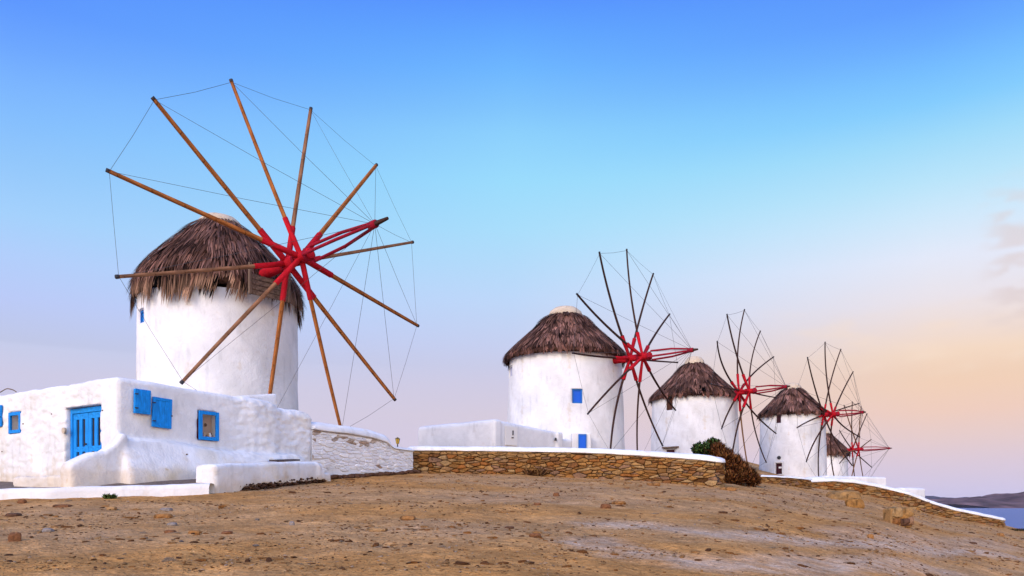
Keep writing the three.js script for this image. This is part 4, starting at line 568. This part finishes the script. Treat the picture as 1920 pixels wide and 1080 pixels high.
// low white building before the second windmill
{
  const C = P(925, 947, 39), ang = Math.atan2(0.76, 0.65), root = thing('low_white_building', 'low flat white building behind the ochre stone wall', 'building', [C.x, 3.2, C.z], ang), top = EYE + 162 / F * 39 - 3.2;
  const f = (x, y, z) => { let d = sbox(x, y, z, 0, 5.6, -1, top - 0.05 * x, -5.7, 0, 0.22); d = smin(d, sbox(x, y, z, 0.0, 0.55, -1, top - 0.02, -0.35, 0.10, 0.1), 0.04); d = smin(d, sbox(x, y, z, 5.2, 5.75, -1, top - 0.30, -0.35, 0.12, 0.1), 0.05); d = smin(d, sbox(x, y, z, 5.6, 7.4, -1, top - 0.62, -0.9, -0.05, 0.12), 0.06); return d + 0.018 * fbm(x, y, z, 2); };
  part('wall', boxUV(surfaceNets(f, [-0.4, -1, -6.1], [7.8, top + 0.5, 0.5], 0.075)), M.white, root);
  part('panel', box(0.95, 0.98, 0.05, 1.35, top - 0.78, 0.03, 0.01), M.panel, root); part('panel_handle', box(0.06, 0.24, 0.04, 1.44, top - 0.62, 0.075), M.iron, root); part('panel_latch', box(0.15, 0.05, 0.03, 1.42, top - 0.87, 0.07), M.iron, root);
  for (const x of [4.0, 4.85]) part('vent', box(0.38, 0.12, 0.06, x, top - 1.52, 0.03), M.iron, root);
  part('wall_lamp', new THREE.CylinderGeometry(0.05, 0.07, 0.16, 10).translate(5.05, top - 0.72, 0.1), M.iron, root);
  // blue door in a porch between the building and the mill
  const dp = root.worldToLocal.call((root.updateMatrixWorld(), root), P(1092, 815, 44.0)), dr = new THREE.Group(); dr.name = 'door'; dr.position.set(dp.x, dp.y - 1.75, dp.z); dr.rotation.y = -ang; root.add(dr);
  part('leaf', box(0.36, 1.72, 0.05, 0, 0.86, 0, 0.01), M.blueDeep, dr); part('frame', merge([box(0.05, 1.78, 0.09, -0.205, 0.89, 0), box(0.05, 1.78, 0.09, 0.205, 0.89, 0), box(0.36, 0.05, 0.09, 0, 1.755, 0)]), M.blueDark, dr);
  part('porch', boxUV(merge([box(1.1, 2.1, 0.55, -0.05, 0.82, -0.33, 0.05)])), M.white, dr);
}
// ---------------------------------------------------------------- bushes, weeds, stones and small things
function leaves(list) { const pos = [], nor = [], cc = [], idx = []; for (const { p, dir, up, L, w, c, n } of list) { const b = pos.length / 3, s = dir.clone().cross(up).normalize().multiplyScalar(w), e = p.clone().addScaledVector(dir, L), m = p.clone().addScaledVector(dir, L * 0.5); for (const q of [p, m.clone().add(s), e, m.clone().sub(s)]) { pos.push(q.x, q.y, q.z); nor.push(n.x, n.y, n.z); cc.push(...c); } idx.push(b, b + 1, b + 2, b, b + 2, b + 3); } const g = new THREE.BufferGeometry(); g.setAttribute('position', new THREE.Float32BufferAttribute(pos, 3)); g.setAttribute('normal', new THREE.Float32BufferAttribute(nor, 3)); g.setAttribute('color', new THREE.Float32BufferAttribute(cc, 3)); g.setIndex(idx); return g; }
const rv = R => V(R() * 2 - 1, R() * 2 - 1, R() * 2 - 1).normalize();
function bush(o) {
  const R = rng(o.seed), root = thing(o.name, o.label, o.cat, [o.at.x, o.at.y, o.at.z]), list = [], tw = [];
  for (const [x, y, z, r, n] of o.blobs) {
    const c = V(x, y, z);
    for (let i = 0; i < n; i++) { const d = rv(R), rr = r * Math.cbrt(R()) * (0.72 + 0.4 * N3(d.x * 2 + x * 3, d.y * 2 + y, d.z * 2)), p = c.clone().addScaledVector(d, rr); p.y = Math.max(0.0, p.y); const dir = d.clone().add(rv(R).multiplyScalar(0.6)).add(o.lean).normalize(), t = 0.55 + 0.9 * R() + 0.5 * N3(p.x * 3, p.y * 3, p.z * 3), pal = o.cols[Math.floor(R() * o.cols.length)]; list.push({ p, dir, up: rv(R), L: o.L * (0.6 + 0.8 * R()), w: o.w, c: pal.map(k => k * t), n: d.clone().add(rv(R).multiplyScalar(0.7)).normalize() }); }
    for (let k = 0; k < o.twigs; k++) { const d = rv(R); d.y = Math.abs(d.y); const e = c.clone().addScaledVector(d.add(o.lean.clone().multiplyScalar(0.6)).normalize(), r * (0.9 + 0.35 * R())); e.y = Math.max(e.y, 0.1); const st = V(x * 0.7, 0, z * 0.7); tw.push(tube([st, st.clone().lerp(e, 0.5).addScaledVector(rv(R), 0.06), e], [0.016, 0.011, 0.005], 5)); }
  }
  part('foliage', leaves(list), M.leaf, root); if (tw.length) part('stem', merge(tw), M.brown, root); return root;
}
{
  const at = (u, d) => { const p = P(u, 900, d); p.y = hill(p.x, p.z) - 0.05; return p; };
  bush({ seed: 1, name: 'dry_bush', label: 'rust brown dry bush leaning behind the end of the stone wall', cat: 'bush', at: at(1364, 33.5), lean: V(-0.15, 0.75, 0.1), L: 0.20, w: 0.013, twigs: 30, cols: [[0.26, 0.095, 0.03], [0.15, 0.05, 0.02], [0.32, 0.13, 0.042], [0.09, 0.03, 0.015], [0.2, 0.10, 0.035]],
    blobs: [[-0.5, 1.42, 0, 0.46, 2600], [-0.2, 1.12, 0.1, 0.52, 3000], [-0.35, 0.55, 0.0, 0.6, 2600], [0.18, 0.85, 0.1, 0.5, 2600], [0.52, 0.58, 0.1, 0.45, 2200], [0.2, 0.25, 0.2, 0.5, 2200], [0.85, 0.32, 0.1, 0.4, 2000], [1.1, 0.14, 0.15, 0.28, 1200]] });
  bush({ seed: 2, name: 'green_bush', label: 'small green leafy bush above the white capped stone wall', cat: 'bush', at: at(1325, 33.9), lean: V(0, 0.3, 0), L: 0.11, w: 0.03, twigs: 8, cols: [[0.06, 0.115, 0.03], [0.035, 0.08, 0.026], [0.10, 0.15, 0.04], [0.03, 0.055, 0.02]], blobs: [[-0.44, 1.42, 0.3, 0.3, 1400], [-0.1, 1.42, 0.35, 0.34, 1600], [0.2, 1.6, 0.25, 0.32, 1600], [-0.1, 1.0, 0, 0.5, 900]] });
  const weed = (seed, u, v, w, h, cols, name, label) => { const p = G(u, v); const R = rng(seed), l = []; for (let i = 0; i < 420; i++) { const a = R() * 6.28, r = Math.sqrt(R()); const q = V(Math.cos(a) * r * w * 0.6, R() * h * 0.35, Math.sin(a) * r * w * 0.35), dir = V(Math.cos(a) * 0.7, 0.5 + R(), Math.sin(a) * 0.6).normalize(), t = 0.6 + 0.8 * R(), c = cols[Math.floor(R() * cols.length)]; l.push({ p: q, dir, up: rv(R), L: h * (0.35 + 0.5 * R()), w: 0.010, c: c.map(k => k * t), n: V(dir.x, 1, dir.z + 0.5).normalize() }); } const m = solo(name, leaves(l), M.leaf, label, 'plant'); m.position.set(p.x, p.y - 0.02, p.z); return m; };
  const green = [[0.07, 0.13, 0.035], [0.05, 0.10, 0.03], [0.10, 0.09, 0.03]], dry = [[0.20, 0.09, 0.035], [0.13, 0.055, 0.02], [0.25, 0.13, 0.05]];
  weed(31, 206, 936, 0.20, 0.16, green, 'weed', 'small green weed at the foot of the white kerb');
  weed(32, 876, 886, 0.35, 0.5, dry, 'dry_weed', 'dry brown weed against the stone wall left of the pale tub'); weed(33, 1003, 893, 0.7, 0.42, dry, 'dry_weed', 'wide dry brown weed against the stone wall right of the pale tub');
  weed(34, 818, 884, 0.4, 0.2, dry, 'dry_weed', 'low dry weed near the white rubble wall end'); weed(35, 1905, 996, 0.9, 0.25, [[0.05, 0.06, 0.02], [0.09, 0.04, 0.02]], 'low_shrub', 'dark low shrub at the sea edge of the hill');
  const tb = G(957, 890), tub = thing('tub', 'pale blue open plastic tub before the ochre stone wall', 'tub', [tb.x, tb.y, tb.z], 0.3);
  const tg = box(0.30, 0.20, 0.26, 0, 0.10, 0, 0.02); { const p = tg.attributes.position; for (let i = 0; i < p.count; i++) { const k = 0.85 + 0.15 * clamp(p.getY(i) / 0.2, 0, 1); p.setX(i, p.getX(i) * k); p.setZ(i, p.getZ(i) * k); } } part('body', tg, M.tub, tub);
  part('rim', merge([box(0.34, 0.03, 0.03, 0, 0.205, 0.14), box(0.34, 0.03, 0.03, 0, 0.205, -0.14), box(0.03, 0.03, 0.25, 0.155, 0.205, 0), box(0.03, 0.03, 0.25, -0.155, 0.205, 0)]), M.tub, tub);
  // lantern on the rubble wall
  const lp = P(745.5, 835, 30.2), lan = thing('lantern', 'small black lantern with amber glass on the white rubble wall', 'lantern', [lp.x, lp.y, lp.z]);
  part('stem', tube([V(0, -0.06, 0), V(0, 0.06, 0)], [0.022], 8), M.iron, lan); part('glass', new THREE.CylinderGeometry(0.085, 0.05, 0.19, 6).translate(0, 0.155, 0), M.amber, lan);
  const ribs = []; for (let k = 0; k < 6; k++) { const a = (k + 0.5) / 6 * Math.PI * 2 - Math.PI / 6; ribs.push(tube([V(Math.sin(a) * 0.052, 0.06, Math.cos(a) * 0.052), V(Math.sin(a) * 0.088, 0.25, Math.cos(a) * 0.088)], [0.007], 5)); } part('cage', merge(ribs), M.iron, lan);
  part('cap', new THREE.ConeGeometry(0.12, 0.075, 6).translate(0, 0.288, 0), std(col(0.14, 0.11, 0.02), 0.5), lan);
}
// stones lying on the sand
{
  const R = rng(4242);
  const rockGeo = (seed, sx, sy, sz, det = 3) => { let g = new THREE.IcosahedronGeometry(1, det); const p = g.attributes.position; for (let i = 0; i < p.count; i++) { const v = V().fromBufferAttribute(p, i), m = Math.max(Math.abs(v.x), Math.abs(v.y), Math.abs(v.z)), k = mix(1, 1 / m, 0.45) * (1 + 0.35 * fbm(v.x * 1.1 + seed * 7, v.y * 1.1, v.z * 1.1, 3)); p.setXYZ(i, v.x * k * sx, v.y * k * sy, v.z * k * sz); } g.computeVertexNormals(); return boxUV(g); };
  const big = (u, v, w, h, mt, label, turn = 0, sink = 0.75, dp = 0.8) => { const q = G(u, v), sx = w / 2 * q.d / F, sy = h / 2 * q.d / F, m = solo('rock', rockGeo(u, sx, sy / (0.5 + sink / 2), sx * dp), mt, label, 'rock'); m.position.set(q.x, q.y + sy * (2 * 0.5 * sink) * 0.6, q.z - sx * dp * 0.4); m.rotation.y = turn; };
  { // squared block of masonry lying in the sand
    const q = G(1690, 987), s = q.d / F, b = thing('masonry_block', 'broken block of ochre masonry lying on the sand at right', 'rock', [q.x, q.y - 0.05, q.z - 0.25], 0.12);
    const st = [[-0.17, 0.50, 0.38, 0.30, 7], [0.2, 0.50, 0.36, 0.28, 2], [0.02, 0.36, 0.44, 0.2, 0], [-0.2, 0.2, 0.32, 0.24, 3], [0.1, 0.18, 0.36, 0.24, 8], [0.28, 0.22, 0.24, 0.28, 5], [-0.27, 0.05, 0.28, 0.14, 8]];  // lowest stones darker: brown rubble, plus a shadowed base put into their colour
    for (const [x, y, w, h, k] of st) { const g = rockGeo(x * 31 + y * 7, w * 0.52, h * 0.56, 0.24, 2); const m = part('stone', g, k === 8 ? M.rocks[4] : M.stones[k], b); m.position.set(x, y, 0.06 + 0.008 * k); }
    part('mortar', boxUV(new RoundedBoxGeometry(0.74, 0.62, 0.5, 3, 0.06)).translate(0.0, 0.31, 0.0), M.stones[2], b);
  }
  big(1605, 950, 30, 24, M.stones[0], 'tan boulder below the sloping stone wall', 0.3, 0.8); big(1585, 938, 60, 22, M.stones[2], 'wide pale outcrop left of the tan boulder below the sloping wall', 0.1, 0.5);
  big(1366, 918, 30, 9, M.rocks[0], 'flat orange stone slab at the right end of the curved stone wall'); big(1226, 912, 24, 8, M.rocks[0], 'orange brown stone at the foot of the curved wall', 0.4); big(1166, 900, 14, 7, M.rocks[3], 'tan stone under the curved wall near its middle');
  big(305, 969, 32, 9, M.rocks[0], 'flat orange stone on the sand below the bench wall'); big(310, 957, 22, 7, M.rocks[1], 'pale grey stone just behind the flat orange stone'); big(322, 982, 18, 8, M.rocks[1], 'rounded grey stone in front of the flat orange stone');
  big(88, 997, 20, 9, M.rocks[1], 'grey angular stone near the left edge'); big(26, 1018, 22, 20, M.rocks[2], 'dark reddish stone on a mound at the left edge', 0.5, 0.6); big(40, 945, 15, 9, M.rocks[2], 'brown stone just below the kerb at far left'); big(116, 950, 32, 7, M.rocks[2], 'flat dark red stone below the kerb'); big(22, 967, 26, 8, M.rocks[4], 'dark flat stone at the left edge below the kerb');
  big(208, 957, 18, 8, M.rocks[3], 'tan stone below the green weed'); big(364, 1000, 24, 8, M.rocks[0], 'orange stone right of the grey stones'); big(318, 998, 20, 8, M.rocks[2], 'dark brown stone between two paler stones on the sand'); big(764, 972, 30, 10, M.rocks[0], 'orange stone on the open sand below the rubble wall'); big(547, 981, 10, 9, M.rocks[1], 'small upright grey stone in the middle of the sand');
  big(705, 992, 40, 9, M.rocks[3], 'low tan hump of hard sand'); big(425, 998, 20, 7, M.rocks[2], 'brown stone right of the orange stone'); big(1003, 1006, 22, 8, M.rocks[2], 'dark orange stone in the middle foreground'); big(1136, 953, 20, 11, M.rocks[2], 'reddish stone on the sand before the stone wall'); big(1160, 945, 28, 8, M.rocks[0], 'long orange stone beside the reddish stone'); big(1043, 930, 12, 9, M.rocks[2], 'small brown stone left of the reddish stone'); big(1008, 949, 14, 6, M.rocks[2], 'flat brown stone left of the small brown stone'); big(955, 987, 18, 5, M.rocks[4], 'thin dark stone in the middle foreground'); big(1633, 1008, 11, 10, M.rocks[0], 'rusty round stone below the masonry block'); big(1877, 1005, 12, 7, M.rocks[0], 'orange stone near the right edge'); big(1826, 1021, 12, 5, M.rocks[4], 'small dark stone near the right edge');
  // small countable stones that nothing tells apart
  const protos = [...Array(6)].map((_, i) => rockGeo(100 + i * 13, 1, 0.55, 0.8, 1)), L = 'small loose stone lying on the bare sand';
  for (let i = 0; i < 90; i++) {
    const u = R() * 1920, v = 925 + 152 * R() ** 0.8, q = G(u, v); if (q.d > 40 || q.d < 9 || (u < 420 && v < 945) || (u < 640 && v < 928)) continue;
    const m = solo('pebble', protos[i % 6], M.rocks[Math.floor(R() ** 0.7 * 5)], L, 'stone', 'small stones scattered on the sand'), s = (0.012 + 0.028 * R() * R()) * (0.8 + q.d / 40); m.scale.set(s * (1 + R()), s * 0.9, s); m.position.set(q.x, q.y + s * 0.2, q.z); m.rotation.y = R() * 6;
  }
  // gravel and crumbs of earth, too many to count
  const n = 11000, gm = new THREE.InstancedMesh(protos[1], std(col(1, 1, 1), 0.95, { map: T.stoneC }), n), mx = new THREE.Matrix4(), qn = new THREE.Quaternion(), tint = [[0.34, 0.17, 0.06], [0.44, 0.26, 0.11], [0.2, 0.10, 0.04], [0.44, 0.31, 0.21], [0.12, 0.06, 0.03]];
  let k = 0; while (k < n) { const d = 9 + 40 * R() ** 1.3, t = -0.72 + 1.44 * R(), x = t * d, z = -d; if (fbm(x * 0.5, 8.8, z * 0.6, 3) + 0.25 * (R() - 0.5) < -0.02) continue; if (d > 31 && t < 0.28 || d > 44) continue; if (t < -0.35 && d > 18.6) continue; const s = (0.005 + 0.018 * R() ** 3) * (0.7 + d / 30), c = tint[Math.floor(R() * 5)]; qn.setFromEuler(new THREE.Euler(0.3 * R(), R() * 6, 0.3 * R())); mx.compose(V(x, H(x, z) + s * 0.15, z), qn, V(s * (1 + R()), s * (0.6 + 0.5 * R()), s)); gm.setMatrixAt(k, mx); gm.setColorAt(k, col(...c)); k++; }
  gm.name = 'gravel'; gm.castShadow = gm.receiveShadow = true; scene.add(gm); tag(gm, 'fine gravel and crumbs of earth on the sand', 'gravel', null, 'stuff');
  { const nn = 1200, cm = new THREE.InstancedMesh(protos[3], std(col(1, 1, 1), 0.95, { map: T.stoneC, bumpMap: T.stoneB, bumpScale: 0.02 }), nn), ct = [[0.40, 0.17, 0.05], [0.26, 0.11, 0.04], [0.5, 0.27, 0.11], [0.16, 0.07, 0.03], [0.44, 0.31, 0.2]]; let q = 0;
    while (q < nn) { const d = 9.5 + 32 * R() ** 1.25, t = -0.7 + 1.4 * R(), x = t * d, z = -d; if (fbm(x * 0.55 + 20, 4.4, z * 0.8, 3) + 0.3 * (R() - 0.5) < 0.12) continue; if (d > 30.5 && t < 0.29 || d > 41) continue; if (t < -0.3 && d > 18.3) continue; const s = (0.016 + 0.035 * R() ** 2.5) * (0.75 + d / 45), c = ct[Math.floor(R() * 5)]; qn.setFromEuler(new THREE.Euler(0.2 * R(), R() * 6, 0.2 * R())); mx.compose(V(x, H(x, z) + s * 0.1, z), qn, V(s * (1.1 + 1.3 * R()), s * (0.6 + 0.5 * R()), s)); cm.setMatrixAt(q, mx); cm.setColorAt(q, col(...c)); q++; }
    cm.name = 'earth_clods'; cm.castShadow = cm.receiveShadow = true; scene.add(cm); tag(cm, 'clods of dry earth and bits of broken stone strewn over the sand', 'earth', null, 'stuff'); }
  // broken earth along the foot of the rubble wall
  const fr = []; for (let i = 0; i < 170; i++) { const x = 6.9 + 5.4 * R(), p = toWorld(x, 0, 0.02 + 0.14 * R()), r = 0.03 + 0.07 * R() ** 2, g = rockGeo(i, r * 1.5, r * 0.8, r, 1); g.translate(p.x, H(p.x, p.z) + 0.03 + 0.07 * R(), p.z); fr.push(g); }
  tag(part('earth_crumbs', merge(fr), M.rocks[4], scene), 'dark broken earth along the foot of the rubble wall', 'earth', null, 'stuff');
}
renderer.render(scene, camera);
